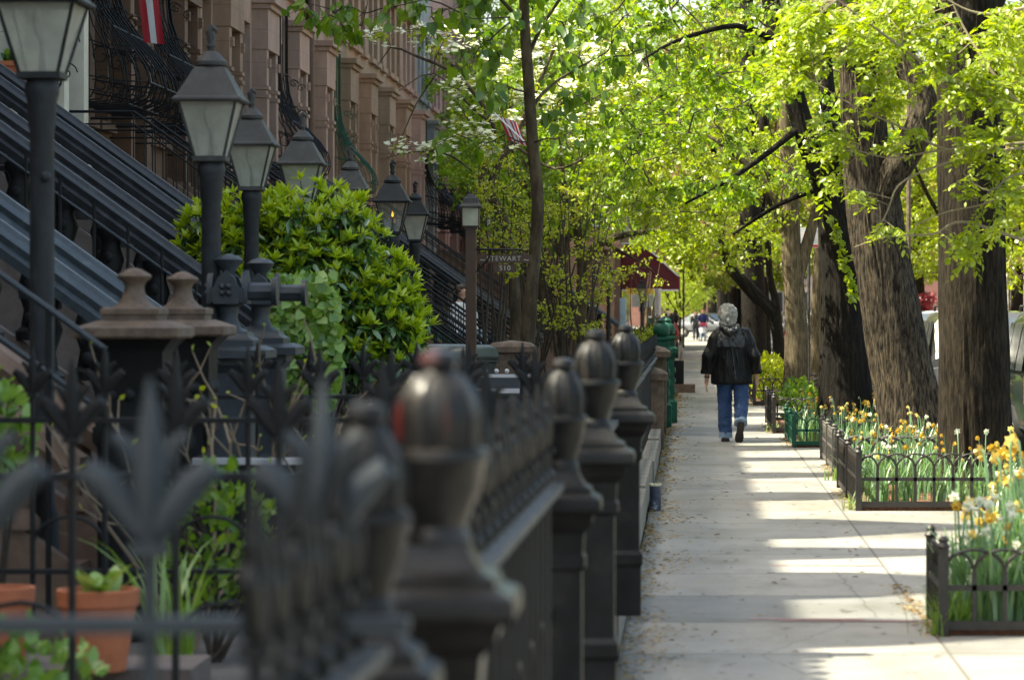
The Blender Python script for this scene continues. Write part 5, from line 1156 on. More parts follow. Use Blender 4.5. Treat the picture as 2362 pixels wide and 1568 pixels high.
tag(leaf_mesh('pavement_debris', pos, rdir(n, -.1, .1), norm(rdir(n) * .4 + np.array([0, 0, 1.])), rng.uniform(.02, .06, n), tpl_leaf(.2), leafm('debris', [(.12, .08, .04), (.2, .13, .06), (.07, .05, .03), (.4, .38, .33)], .1)), kind='stuff')
n = 1500; q = rng.integers(0, 6, n); bx = np.array([[b_[0], b_[2]] for b_ in beds])[q]; pos = np.stack([bx[:, 0] - np.abs(rng.normal(0, .05, n)), bx[:, 1] + rng.uniform(-.1, 3, n), np.full(n, .008)], 1)
tag(leaf_mesh('bed_edge_litter', pos, rdir(n, -.1, .1), norm(rdir(n) * .4 + np.array([0, 0, 1.])), rng.uniform(.015, .05, n), tpl_diamond(.25), leafm('edge_litter', [(.3, .19, .07), (.16, .1, .05), (.4, .3, .14)], .1)), kind='stuff')
# ---------------------------------------------------------------- trees and shrubs
def smooth_path(pts, rs, step):
    P_ = [Vector(p) for p in pts]; out = []; ro = []
    for i in range(len(P_) - 1):
        p0, p1, p2, p3 = P_[max(i - 1, 0)], P_[i], P_[i + 1], P_[min(i + 2, len(P_) - 1)]
        m = max(1, int((p2 - p1).length / step))
        for j in range(m):
            t = j / m; out.append(.5 * ((2 * p1) + (p2 - p0) * t + (2 * p0 - 5 * p1 + 4 * p2 - p3) * t * t + (3 * p1 - p0 - 3 * p2 + p3) * t ** 3)); ro.append(rs[i] + (rs[i + 1] - rs[i]) * t)
    out.append(P_[-1]); ro.append(rs[-1]); return out, ro
def bark_tube(b, pts, rs, n=40, step=.06, amp=.06, freq=11, seed=0):
    pts, rs = smooth_path(pts, rs, step); o0 = len(b.v); b.tube(pts, rs, n)
    k = len(pts)
    for i in range(k):
        c = pts[i]
        for j in range(n):
            v = Vector(b.v[o0 + i * n + j]); q = 2 * PI * j / n
            s = mnoise.noise(Vector((math.cos(q) * freq * .32, math.sin(q) * freq * .32, c.z * 1.1 + seed)))
            s2 = mnoise.noise(Vector((math.cos(q) * 1.2, math.sin(q) * 1.2, c.z * .8 + seed + 9)))
            w_ = 1 + amp * (abs(s) * 2 - .5) + .07 * s2
            b.v[o0 + i * n + j] = tuple(c + (v - c) * w_)
def ell(n, c, rad, shell=.45, zlo=-1, zhi=1):
    u = rdir(n, zlo, zhi); q = (shell + (1 - shell) * rng.uniform(0, 1, n) ** .7)[:, None]
    return np.array(c) + u * q * np.array(rad)
def tree(name, lab, cat, base, paths, clumps, lsize, tplm, lmat, bark, twm, group=None, droop=.35, nl=60, R=.42, tw=10, detail=None, flower=None, flat_=.55, br=.016, trunk_name='trunk', skip_near=0.0, tips_only=False):
    base = Vector(base); r = thing(name, lab, cat, base, group); b = MB(); skel = []
    for i, (pts, rs) in enumerate(paths):
        lp = [Vector(p) - base for p in pts]
        if detail and i < detail: bark_tube(b, lp, rs, 96, .05, .06, 36, seed=i * 3.3 + base.y)
        else: q, rr = smooth_path(lp, rs, .18); b.tube(q, rr, 9 if rs[0] < .1 else 16)
        q, rr = smooth_path(lp, rs, .2); skel += [p for p in q[(len(q) // 3 if i == 0 else 0):]]
    b.build(trunk_name, bark, r, fix=False, ang=60)
    if clumps is None or len(clumps) == 0: return r
    S = np.array([tuple(p) for p in skel]); cl = np.asarray(clumps) - np.array(base); cl = cl[np.argsort([np.min(np.linalg.norm(S - c, axis=1)) for c in cl])]; T0 = []; T1 = []; tb = MB(); LP = []; LU = []; FP = []
    for c in cl:
        dd = S - c; w_ = np.linalg.norm(dd, axis=1) + .6 * np.maximum(0, S[:, 2] - c[2]); s = S[np.argmin(w_)]
        L = np.linalg.norm(c - s); mid = (s + c) / 2 + rng.normal(0, .12, 3) * L + np.array([0, 0, .12 * L])
        m2 = (mid + c) / 2 + rng.normal(0, .05, 3) * L
        rr = br * min(1.6, .6 + L * .25); S = np.concatenate([S, [mid * .5 + s * .5, mid, m2, c]])
        tb.tube([s, (s + mid) / 2 + rng.normal(0, .03, 3) * L, mid, m2, c], [rr, rr * .85, rr * .7, rr * .5, rr * .3], 5)
        k = tw; st = m2 + (c - m2) * rng.uniform(0, 1, (k, 1)); e = c + rdir(k) * np.array([R, R, R * flat_]) * rng.uniform(.5, 1.1, (k, 1)) - np.array([0, 0, droop * R * .4])
        T0.append(st); T1.append(e)
        n = int(nl * rng.uniform(.6, 1.4)); ii = rng.integers(0, k, n); t = rng.uniform(.15, 1.02, n)[:, None]
        p = st[ii] + (e[ii] - st[ii]) * t; dr = norm(e - st)[ii]
        LP.append(p + rng.normal(0, lsize * .4, (n, 3))); LU.append(norm(dr * .5 + rdir(n) * .8 - np.array([0, 0, droop])))
        if flower: FP.append(e)
    tb.build('branch', twm, r, fix=False)
    V, F = twig_np(np.concatenate(T0), np.concatenate(T1), .0045, .002); np_mesh('twig', V, F, twm, r)
    LP = np.concatenate(LP); LU = np.concatenate(LU); n = len(LP); N_ = norm(rdir(n) * .9 + np.array([0, 0, .7]))
    leaf_mesh('crown', LP, LU, N_, rng.uniform(.5, 1.4, n) * lsize, tplm, lmat, r)
    if flower:
        fm, fs, frac = flower; fp = np.concatenate(FP); fp = fp[rng.uniform(0, 1, len(fp)) < frac]; fp = np.repeat(fp, 7, 0) + rng.normal(0, .05, (len(fp) * 7, 3))
        m = len(fp); up = norm(np.array([0, -.3, 1.0]) + rdir(m) * .35); a = norm(np.cross(up, rdir(m))); bq = np.cross(up, a); P4 = []; U4 = []; N4 = []
        for i in range(4):
            q = i * PI / 2; u = a * math.cos(q) + bq * math.sin(q); P4.append(fp); U4.append(norm(u + up * .12)); N4.append(up)
        leaf_mesh('blossom', np.concatenate(P4), np.concatenate(U4), np.concatenate(N4), fs * np.tile(rng.uniform(.7, 1.2, m), 4), tpl_leaf(.42, .05, .05), fm, r)
    return r
HEART = tpl_leaf(.36, .07, -.12, True); OVAL = tpl_leaf(.3, .07, -.12); DIA = tpl_diamond(.34); PIN = tpl_pinnate(5)

# the big street trees, measured trunk by trunk
def tp(lst, d): return [P(x, y, d) for x, y in lst]
d = 28.2
t1 = tree('street_tree', 'massive dark brown ridged trunk nearest the viewer, standing in the daffodils at the right', 'tree', (2.46, d, .02),
     [([(2.50, d, -.02), (2.495, d, .14), (2.48, d, .42), P(2243, 800, d), P(2243, 560, d), P(2240, 380, d), P(2235, 100, d), P(2245, -150, d)], [.47, .365, .318, .295, .285, .285, .27, .24]),
      ([P(2238, 150, d), P(2150, -60, d), P(2050, -250, d)], [.14, .11, .08]), ([P(2245, 100, d), P(2330, -100, d), P(2450, -300, d)], [.14, .11, .08])],
     ell(55, (2.6, d, 6.6), (2.6, 3.0, 1.9)), .085, HEART, M['leaf_mid'], M['bark_brown'], M['twig'], 'street trees along the kerb', detail=1, nl=70, R=.5)
d = 33.2
t2 = tree('street_tree', 'ridged grey brown trunk leaning left with a thick dark limb forking right', 'tree', (2.24, d, .02),
     [([P(2108, 1010, d) - Vector((0, 0, .3)), P(2098, 960, d), P(2072, 820, d), P(2040, 640, d), P(2014, 480, d), P(1995, 330, d), P(1985, 180, d), P(1975, 30, d), P(1965, -150, d)], [.46, .34, .30, .285, .275, .235, .22, .20, .17]),
      ([P(2030, 480, d - .1), P(2062, 400, d - .2), P(2105, 325, d - .25), P(2130, 240, d - .2), P(2080, 120, d - .1), P(2070, -60, d)], [.12, .155, .15, .14, .12, .11]),
      ([P(2120, 330, d - .2), P(2180, 250, d - .3), P(2270, 120, d - .4)], [.09, .075, .05])],
     ell(80, (2.1, d, 6.0), (2.6, 3.2, 1.9)), .085, HEART, M['leaf_mid'], M['bark_grey'], M['twig'], 'street trees along the kerb', detail=2, nl=75, R=.5)
d = 39.4
t3 = tree('street_tree', 'dark forked trunk splitting into two leaning limbs, left of the ridged grey trunk', 'tree', (1.89, d, .02),
     [([P(1952, 985, d), P(1950, 930, d), P(1948, 800, d), P(1940, 650, d), P(1925, 520, d), P(1908, 440, d), P(1880, 380, d), P(1842, 260, d), P(1815, 160, d), P(1785, 40, d), P(1755, -120, d)], [.45, .33, .285, .245, .21, .165, .13, .125, .12, .11, .09]),
      ([P(1940, 560, d), P(1938, 440, d + .1), P(1925, 320, d + .2), P(1905, 200, d + .3), P(1900, 60, d + .4), P(1920, -100, d + .5)], [.15, .12, .115, .10, .09, .07]),
      ([P(1790, 100, d), P(1700, 60, d - .4), P(1560, 95, d - .8), P(1480, 140, d - 1.2)], [.05, .035, .022, .012]), ([P(1850, 290, d), P(1720, 390, d - .5), P(1580, 470, d - 1)], [.045, .03, .015]), ([P(1905, 430, d), P(1800, 470, d + .5), P(1690, 540, d + 1)], [.04, .03, .015])],
     np.concatenate([ell(70, (1.2, d, 5.8), (2.8, 3.2, 1.8)), ell(46, (.6, d - .5, 3.7), (2.0, 2.2, .9))]), .068, HEART, M['leaf_mid'], M['bark_dark'], M['twig'], 'street trees along the kerb', detail=2, nl=85, R=.42)
# ivy like sprouts climbing the right edge of the forked trunk
n = 150; t = rng.uniform(0, 1, n); pos = np.array([tuple(P(1915 + 55 * q, 500 + 190 * q, 39.0)) for q in t]) + rng.normal(0, .035, (n, 3))
r = thing('trunk_sprout', 'bright leafy sprouts climbing the forked dark trunk', 'plant', P(1970, 690, 39.0)); leaf_mesh('foliage', pos - np.array(r.location), norm(rdir(n) + np.array([0, 0, -.6])), rdir(n), rng.uniform(.05, .085, n), HEART, M['leaf_lime'], r)
b = MB(); b.tube([P(1985, 700, 39.05) - r.location, P(1950, 600, 39.05) - r.location, P(1912, 495, 39.05) - r.location], .008, 5); b.build('stem', M['twig'], r)
d = 55.0
t4 = tree('street_tree', 'tan straight trunk rising behind the green tree guard', 'tree', (1.78, d, .02),
     [([P(1834, 940, d), P(1834, 890, d), P(1836, 780, d), P(1832, 680, d), P(1825, 600, d), P(1822, 480, d), P(1815, 330, d), P(1810, 100, d), P(1800, -100, d)], [.28, .215, .195, .18, .175, .15, .13, .11, .09]),
      ([P(1838, 640, d), P(1862, 560, d), P(1885, 470, d), P(1910, 330, d)], [.12, .10, .08, .06]), ([P(1828, 520, d), P(1760, 420, d), P(1660, 330, d), P(1560, 300, d)], [.09, .07, .05, .03])],
     np.concatenate([ell(70, (1.0, d, 6.0), (3.2, 3.4, 2.0)), ell(64, (.4, d, 3.8), (2.3, 2.8, 1.1))]), .072, HEART, M['leaf_lime'], M['bark_tan'], M['twig'], 'street trees along the kerb', nl=80, R=.46)
d = 62.0
t5 = tree('street_tree', 'slim tan trunk just right of the straight tan one', 'tree', (2.4, d, .02), [([P(1880, 925, d), P(1880, 800, d), P(1884, 700, d), P(1890, 560, d), P(1900, 380, d), P(1905, 150, d), P(1905, -60, d)], [.17, .12, .11, .10, .09, .07, .05])],
     ell(45, (2.6, d, 6.2), (2.4, 2.6, 1.8)), .09, OVAL, M['leaf_lime'], M['bark_tan'], M['twig'], 'street trees along the kerb', nl=55, R=.5)
d = 66.0
t6 = tree('street_tree', 'low tree with a dark curved limb arching left over the walking man', 'tree', (1.8, d, .02), [([P(1797, 900, d), P(1796, 850, d), P(1794, 780, d), P(1780, 720, d), P(1750, 690, d), P(1718, 655, d), P(1695, 632, d), P(1660, 560, d), P(1640, 460, d)], [.17, .14, .12, .13, .14, .13, .11, .08, .05]),
      ([P(1794, 760, d), P(1788, 690, d), P(1775, 640, d), P(1770, 520, d), P(1775, 380, d)], [.10, .08, .07, .06, .05])],
     np.concatenate([ell(95, (.3, d, 4.8), (2.5, 2.8, 2.0)), ell(34, (.5, d, 2.95), (1.6, 2.2, .5))]), .075, HEART, M['leaf_lime'], M['bark_dark'], M['twig'], 'street trees along the kerb', nl=75, R=.44)
d = 78.0
t7 = tree('street_tree', 'wide dark trunk directly behind the walking man', 'tree', (1.55, d, .02), [([P(1738, 880, d), P(1738, 850, d), P(1738, 760, d), P(1736, 660, d), P(1730, 500, d), P(1725, 250, d), P(1720, -50, d)], [.38, .33, .30, .29, .26, .2, .15])],
     np.concatenate([ell(60, (.6, d, 6.6), (3.4, 3.6, 2.6))]), .10, OVAL, M['leaf_mid'], M['bark_dark'], M['twig'], 'street trees along the kerb', nl=55, R=.55)
# locust standing out of the picture to the right: its low branches hang into view
d = 25.0
def bough(pts, r0): 
    return ([P(x, y, d + dz) for x, y, dz in pts], list(np.linspace(r0, .004, len(pts))))
boughs = [bough([(2760, 120, 0), (2560, 240, 0), (2361, 265, 0), (2230, 200, -.2), (2120, 140, -.3), (2010, 60, -.4), (1930, 0, -.5)], .035), bough([(2620, 330, .1), (2480, 330, .1), (2361, 250, .1), (2290, 170, .1), (2220, 60, .2), (2180, -40, .2)], .028),
          bough([(2640, 430, .2), (2361, 320, .2), (2270, 350, .1), (2180, 345, .0), (2090, 300, -.1), (1960, 240, -.2), (1880, 190, -.2)], .02), bough([(2361, 330, .0), (2250, 340, 0), (2150, 350, 0), (2060, 365, .1), (1985, 350, .1)], .012),
          bough([(2361, 340, -.1), (2240, 360, -.1), (2130, 395, -.1), (2070, 430, -.2), (2045, 490, -.2), (2010, 550, -.2)], .012), bough([(2700, 640, .3), (2500, 600, .3), (2361, 555, .2), (2220, 512, .1), (2150, 540, .0), (2050, 545, .0), (1970, 570, -.1)], .018),
          bough([(2361, 430, .1), (2270, 470, .1), (2180, 490, .1), (2110, 520, 0)], .009), bough([(2600, -50, 0), (2361, 20, 0), (2250, 30, 0), (2150, -20, 0)], .02), bough([(2560, 440, -.2), (2361, 400, -.2), (2280, 440, -.2), (2220, 400, -.2)], .012),
          bough([(2080, 80, -.3), (2085, 160, -.3), (2110, 250, -.3), (2150, 345, -.2)], .008)]
lr = thing('locust_tree', 'pale twigged locust whose feathery yellow green sprays hang in from the right edge', 'tree', (4.9, 24.8, .0), 'street trees along the kerb')
b = MB(); bark_tube(b, [(0, 0, -.14), (-.02, 0, .5), (-.05, 0, 2.0), (-.1, 0, 3.2), (.0, 0, 5.0), (.1, .2, 7.0)], [.3, .22, .19, .17, .13, .08], 24, .15); b.build('trunk', M['bark_brown'], lr, fix=False)
off = Vector(lr.location); b = MB(); ends = []
for pts, rs in boughs:
    q, rr = smooth_path([p - off for p in pts], rs, .05); 
    if pts[0].x > 2.65: b.tube([Vector((-.08, 0, q[0].z - .3)), (Vector((-.08, 0, q[0].z)) + q[0]) / 2, q[0]], [rr[0] * 1.3, rr[0] * 1.15, rr[0]], 7)
    b.tube(q, rr, 7); ends.append(q)
b.build('bough', M['twig_pale'], lr, fix=False)
def spray(x, y, rx, ry, n, dz=0): 
    out = []
    for i in range(max(2, int(n * .66))):
        a = random.uniform(0, 2 * PI); q = math.sqrt(random.random()); out.append(P(x + rx * q * math.cos(a), y + ry * q * math.sin(a), d + dz + random.uniform(-.7, .7)) - off)
    return out
cs = []
for (x, y, rx, ry, n) in [(1840, 130, 110, 60, 30), (1960, 60, 120, 60, 34), (1830, 50, 80, 50, 16), (1790, 190, 60, 45, 12), (2080, 40, 90, 50, 16), (2150, 110, 70, 40, 14), (2230, 100, 110, 70, 22), (2130, 215, 90, 40, 9), (2280, 180, 100, 60, 22), (2050, 210, 60, 35, 9),
                          (1920, 330, 40, 20, 4), (2080, 320, 50, 20, 3), (1880, 310, 45, 60, 10), (2200, 290, 80, 50, 12), (2310, 330, 60, 60, 14), (2290, 420, 70, 45, 11), (2335, 470, 40, 50, 9), (2240, 575, 60, 35, 8), (2060, 520, 50, 20, 6), (2340, 80, 60, 80, 18), (2020, 150, 60, 50, 10), (1960, 430, 60, 30, 6), (2350, 250, 40, 60, 10), (2300, 540, 60, 25, 4)]:
    cs += spray(x, y, rx, ry, n)
C_ = np.array([tuple(c) for c in cs]); ALL = np.array([tuple(p) for e in ends for p in e]); PP = []; UU = []; t0 = []; t1_ = []
for c in C_:
    dd = np.linalg.norm(ALL - c, axis=1); s = ALL[np.argmin(dd)]; t0.append(s); t1_.append(c)
    k = random.choice((4, 5, 6)); main = norm((c - s)[None] + 1e-4)[0]
    for j in range(k):
        f = .35 + .65 * j / max(1, k - 1); PP.append(s + (c - s) * f); UU.append(norm((main * .6 + rdir(1, -.35, .35)[0] * .8 + np.array([-.25, 0, -.12]))[None])[0])
V, F = twig_np(np.array(t0), np.array(t1_), .004, .002); np_mesh('twig', V, F, M['twig_pale'], lr)
PP = np.array(PP); UU = np.array(UU); n = len(PP)
UU = norm(UU); SD = norm(np.cross(UU, norm(rdir(n) * .45 + np.array([0, -.25, 1.0])))); LQ = []; LV = []; LZ = []; fl = rng.uniform(.13, .22, n)
for q in range(11):
    t = (.12 + .88 * q / 10); sg = 1 if q % 2 else -1
    LQ.append(PP + UU * (fl * t)[:, None] - np.array([0, 0, 1]) * (fl * .35 * t * t)[:, None]); fw = (1.0 if q == 10 else .35)
    LV.append(norm(SD * sg * (0 if q == 10 else 1) + UU * fw + rdir(n) * .45 - np.array([0, 0, .3]))); LZ.append(fl * rng.uniform(.22, .42, n) * (1.1 - .3 * abs(t - .5)))
LQ = np.concatenate(LQ); LV = np.concatenate(LV); LZ = np.concatenate(LZ); kk = rng.uniform(0, 1, len(LQ)) < .9
leaf_mesh('foliage', LQ[kk], LV[kk], norm(rdir(len(LQ)) * .7 + np.array([0, -.2, 1.0]))[kk], LZ[kk], tpl_leaf(.25, .05, -.12), M['leaf_lime'], lr)
V, F = twig_np(PP, PP + UU * (fl * .95)[:, None] - np.array([0, 0, .3]) * fl[:, None], .002, .001); np_mesh('leaf_stalk', V, F, M['leaf_lime'], lr)

# yard trees at the left
d = 44.0
t8 = tree('yard_tree', 'slender grey yard tree trunk rising out of the picture behind the name sign', 'tree', (P(1215, 0, d).x, d, .03),
     [([P(1210, 960, d), P(1216, 790, d), P(1228, 640, d), P(1240, 480, d), P(1228, 330, d), P(1218, 180, d), P(1210, 60, d), P(1205, -120, d)], [.12, .105, .085, .085, .08, .075, .07, .06]),
      ([P(1214, 140, d), P(1250, 60, d), P(1320, -40, d)], [.035, .025, .015]), ([P(1210, 60, d), P(1165, 10, d), P(1100, -60, d)], [.035, .025, .015]), ([P(1222, 250, d), P(1280, 190, d + .5), P(1400, 120, d + 1)], [.03, .02, .012])],
     np.array([tuple(P(x, y, d + random.uniform(-1.2, 1.2))) for x, y in [(700, 10), (745, 40), (790, 15), (835, 60), (880, 20), (800, 75), (950, 15), (1000, 70), (1060, 30), (1100, 90), (1090, 150), (1130, 60), (1150, 130), (1180, 40), (1250, 40), (1300, 60), (1290, 130), (1340, 100), (1380, 40), (1370, 160), (1430, 70), (1330, 220), (1420, 130), (1460, 90), (1480, 30), (1350, 20), (1270, 260), (1020, 20), (1500, 110), (1120, 205), (1095, 330), (1010, 330), (1390, 240), (1310, 310)] + [(random.uniform(700, 1560), random.uniform(-260, 0)) for _ in range(60)]]),
     .16, HEART, M['leaf_green'], M['bark_thin'], M['twig'], 'yard trees', droop=1.0, nl=16, R=.3, tw=6)
d = 53.0
t9 = tree('dogwood_tree', 'dogwood with white blossoms and bare dark arching branches before the brown door surrounds', 'tree', (P(1230, 0, d).x - .3, d, .03),
     [([P(1190, 900, d), P(1185, 640, d), P(1160, 500, d), P(1130, 430, d), P(1180, 330, d), P(1240, 200, d), P(1300, 60, d)], [.10, .09, .075, .06, .05, .035, .015]),
      ([P(1165, 500, d), P(1110, 420, d), P(1140, 300, d), P(1060, 180, d), P(960, 130, d), P(900, 110, d), P(872, 150, d)], [.05, .045, .035, .032, .024, .014, .006]),
      ([P(1140, 290, d), P(1090, 250, d), P(1000, 170, d - .3), P(920, 210, d - .5)], [.03, .022, .014, .006]), ([P(1130, 430, d), P(1040, 360, d), P(960, 350, d), P(890, 365, d)], [.024, .016, .01, .006]),
      ([P(1000, 180, d), P(960, 240, d), P(920, 330, d), P(900, 360, d)], [.016, .012, .008, .005]), ([P(1200, 290, d), P(1300, 260, d + .6), P(1420, 200, d + 1.0)], [.03, .02, .01]), ([P(1180, 330, d), P(1280, 390, d - .5), P(1370, 350, d - 1)], [.03, .02, .01])],
     np.array([tuple(P(x, y, d + random.uniform(-1.5, 1.5))) for x, y in [(885, 80), (930, 70), (975, 85), (1010, 110), (1050, 70), (1080, 90), (1120, 140), (1160, 160), (1100, 175), (1060, 200), (1180, 220), (1230, 240), (1270, 200), (1110, 230), (1150, 260), (1220, 180), (1290, 230), (1320, 200), (1350, 270), (1400, 180), (1440, 120), (1280, 280), (1330, 330), (1200, 290), (1100, 300), (1140, 330), (1060, 270), (1030, 330), (930, 340), (1000, 345), (1250, 100), (1310, 60), (1390, 90), (1230, 60), (1280, 110), (1340, 130), (1460, 180), (1480, 60), (1190, 120), (1420, 250)]]),
     .075, OVAL, M['leaf_spring'], M['bark_thin'], M['twig'], 'yard trees', droop=.1, nl=34, R=.34, tw=9, flower=(M['petal_d'], .056, .6), br=.012)
def shrub(lab, x0, x1, y0, y1, d, dd, ncl, nl, size, m, group=None, nst=9, foot=None, tplm=OVAL, R=.22, bark=None):
    cx = (x0 + x1) / 2; base = Vector((P(cx, 0, d).x, d, .03)); pa = []
    for i in range(nst):
        tx = random.uniform(x0, x1); ty = random.uniform(y0, (y0 + y1) / 2); e = P(tx, ty, d + random.uniform(-dd, dd)); s = base + Vector((random.uniform(-.3, .3), random.uniform(-.3, .3), 0))
        mid = (s * .45 + e * .55) + Vector((random.uniform(-.1, .1), 0, .2)); pa.append(([s, (s + mid) / 2 + Vector((random.uniform(-.08, .08), 0, 0)), mid, e], [.026, .02, .014, .005]))
    cl = []
    for i in range(ncl):
        a = random.uniform(0, 2 * PI); q = math.sqrt(random.random()); cl.append(tuple(P(cx + (x1 - x0) / 2 * q * math.cos(a), (y0 + y1) / 2 + (y1 - y0) / 2 * q * math.sin(a), d + random.uniform(-dd, dd))))
    return tree('yard_shrub', lab, 'shrub', base, pa, np.array(cl), size, tplm, m, bark or M['twig'], M['twig'], group, droop=.0, nl=nl, R=R, tw=7, br=.008, trunk_name='stem')
shrub('airy shrub with small yellow green leaves right of the slender trunk', 1225, 1420, 400, 790, 49, 1.0, 85, 36, .048, M['leaf_spring'], 'airy yellow green yard shrubs', 13)
shrub('airy yellow leaved shrub between the lantern post and the slender trunk', 1095, 1230, 330, 640, 47, .8, 60, 32, .05, M['leaf_spring'], 'airy yellow green yard shrubs', 8)
shrub('green leafed shrub behind the slender trunk, reaching up to the dogwood', 1010, 1480, 130, 520, 58, 1.8, 190, 60, .068, M['leaf_mid'], 'airy yellow green yard shrubs', 9)
shrub('low yellow green twigs under the maroon awning', 1410, 1560, 590, 690, 74, 1.0, 14, 22, .06, M['leaf_spring'], 'airy yellow green yard shrubs', 6)
shrub('green ivy mound below the grey sloping rail at the far left of the pavement', 1440, 1530, 740, 850, 62, .6, 30, 60, .05, M['leaf_lime'], None, 4)
shrub('rust and green hedge behind the black posts under the white post', 1460, 1560, 735, 800, 100, .8, 30, 50, .08, leafm('rusty_hedge', [(.12, .05, .02), (.1, .12, .03), (.16, .08, .03)], .3), None, 4)
d = 60
tree('yard_tree', 'bare grey limbed yard tree with thin leaves left of the maroon awning', 'tree', (P(1330, 0, d).x, d, .03),
     [([P(1330, 900, d), P(1340, 700, d), P(1350, 600, d), P(1390, 560, d), P(1450, 540, d), P(1520, 530, d), P(1600, 490, d)], [.13, .11, .10, .07, .055, .04, .015]), ([P(1345, 640, d), P(1330, 500, d), P(1350, 420, d), P(1420, 350, d), P(1500, 300, d)], [.09, .08, .06, .04, .02]),
      ([P(1335, 520, d), P(1300, 420, d), P(1290, 280, d), P(1310, 120, d)], [.06, .05, .04, .02]), ([P(1390, 560, d), P(1470, 600, d), P(1520, 640, d)], [.03, .02, .01])],
     np.concatenate([np.array([tuple(P(random.uniform(1270, 1640), random.uniform(60, 540), d + random.uniform(-2.5, 2.5))) for _ in range(130)])]), .078, OVAL, M['leaf_mid'], M['bark_thin'], M['twig'], 'yard trees', nl=44, R=.42, tw=9)

# rhododendron bush with pale rosettes of new leaves
d = 27.6
bc = P(735, 690, d); r = thing('rhododendron_bush', 'big rounded rhododendron bush with bright lime shoots over dark glossy leaves', 'bush', (bc.x, d, .03)); off = Vector(r.location)
lobes = [(505, 560, 85, 100), (590, 545, 110, 110), (720, 545, 150, 120), (795, 615, 105, 120), (865, 710, 100, 115), (918, 770, 80, 85), (700, 700, 190, 180), (800, 780, 170, 130), (640, 620, 160, 150), (850, 820, 80, 60), (470, 640, 50, 70), (920, 645, 40, 48), (890, 630, 50, 50)]
rp = []; rn = []
for (x, y, rx, ry) in lobes:
    c = np.array(P(x, y, d)); R_ = np.array([rx, (rx + ry) / 2, ry]) * d / 7500; n = int(rx * ry / 125)
    u = rdir(n, -.75, 1); u[:, 1] -= .25; u = norm(u); p = c + u * R_ * rng.uniform(.68, 1.09, (n, 1)); rp.append(p); rn.append(u)
rp = np.concatenate(rp) - np.array(off); rn = np.concatenate(rn); keep = np.ones(len(rp), bool)
LP = []; LU = []; LN = []; LS = []; OP = []; OU = []; ON = []; OS = []; tw0 = []; tw1 = []
for p, u in zip(rp, rn):
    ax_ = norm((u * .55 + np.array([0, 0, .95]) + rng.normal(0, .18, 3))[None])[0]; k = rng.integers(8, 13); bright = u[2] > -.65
    a = norm(np.cross(ax_, rdir(1)[0])[None])[0]; b_ = np.cross(ax_, a)
    tw0.append(p - ax_ * .25); tw1.append(p)
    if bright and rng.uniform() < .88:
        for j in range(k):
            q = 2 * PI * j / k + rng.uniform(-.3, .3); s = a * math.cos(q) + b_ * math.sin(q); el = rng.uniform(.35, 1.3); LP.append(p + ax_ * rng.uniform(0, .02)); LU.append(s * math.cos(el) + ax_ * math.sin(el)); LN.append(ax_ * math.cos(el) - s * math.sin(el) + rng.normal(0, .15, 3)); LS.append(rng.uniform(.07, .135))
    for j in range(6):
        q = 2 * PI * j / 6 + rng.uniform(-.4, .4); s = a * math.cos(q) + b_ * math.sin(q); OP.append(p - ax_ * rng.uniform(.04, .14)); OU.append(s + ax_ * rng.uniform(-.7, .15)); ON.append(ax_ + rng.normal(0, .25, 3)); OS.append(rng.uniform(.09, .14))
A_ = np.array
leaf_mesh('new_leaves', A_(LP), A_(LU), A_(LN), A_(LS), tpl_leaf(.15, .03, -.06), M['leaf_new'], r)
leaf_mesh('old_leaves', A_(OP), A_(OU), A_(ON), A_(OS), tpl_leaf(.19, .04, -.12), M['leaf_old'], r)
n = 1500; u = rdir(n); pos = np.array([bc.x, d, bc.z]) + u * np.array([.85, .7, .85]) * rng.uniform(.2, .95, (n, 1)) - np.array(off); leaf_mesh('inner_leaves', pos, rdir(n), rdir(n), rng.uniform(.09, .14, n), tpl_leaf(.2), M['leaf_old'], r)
V, F = twig_np(A_(tw0), A_(tw1), .006, .004); np_mesh('twig', V, F, M['twig'], r)
b = MB()
for i in range(12):
    e = Vector(rp[random.randrange(len(rp))]); b.tube([(random.gauss(0, .12), random.gauss(0, .12), 0), e * .5 + Vector((0, 0, .1)), e], [.03, .02, .008], 6)
b.build('stem', M['twig'], r)
d = 23.6
n = 1300; xs = rng.uniform(0, 1, n); ys = rng.uniform(0, 1, n) ** .8
pos = np.array([tuple(P(600 + 190 * (a * .9 + .1 * (1 - abs(2 * q - 1))), 625 + 310 * q, d + random.uniform(-.25, .2))) for a, q in zip(xs, ys)])
r = thing('ivy', 'ivy mass with notched leaves hanging below the left of the bush', 'plant', (P(690, 0, d).x, d, .03)); off = np.array(r.location)
leaf_mesh('foliage', pos - off, norm(rdir(n) * .6 + A_([0, -.2, -.6])), norm(rdir(n) * .6 + A_([0, -1, .3])), rng.uniform(.035, .085, n), tpl_leaf(.46, .05, -.08, True), M['leaf_ivy'], r)
b = MB()
for i in range(9):
    x = 610 + i * 20; b.tube([(random.uniform(-.2, .2), 0, 0), P(x, 820, d) - Vector(off), P(x + random.uniform(-15, 15), 650, d) - Vector(off)], [.014, .01, .005], 5)
b.build('stem', M['twig'], r)

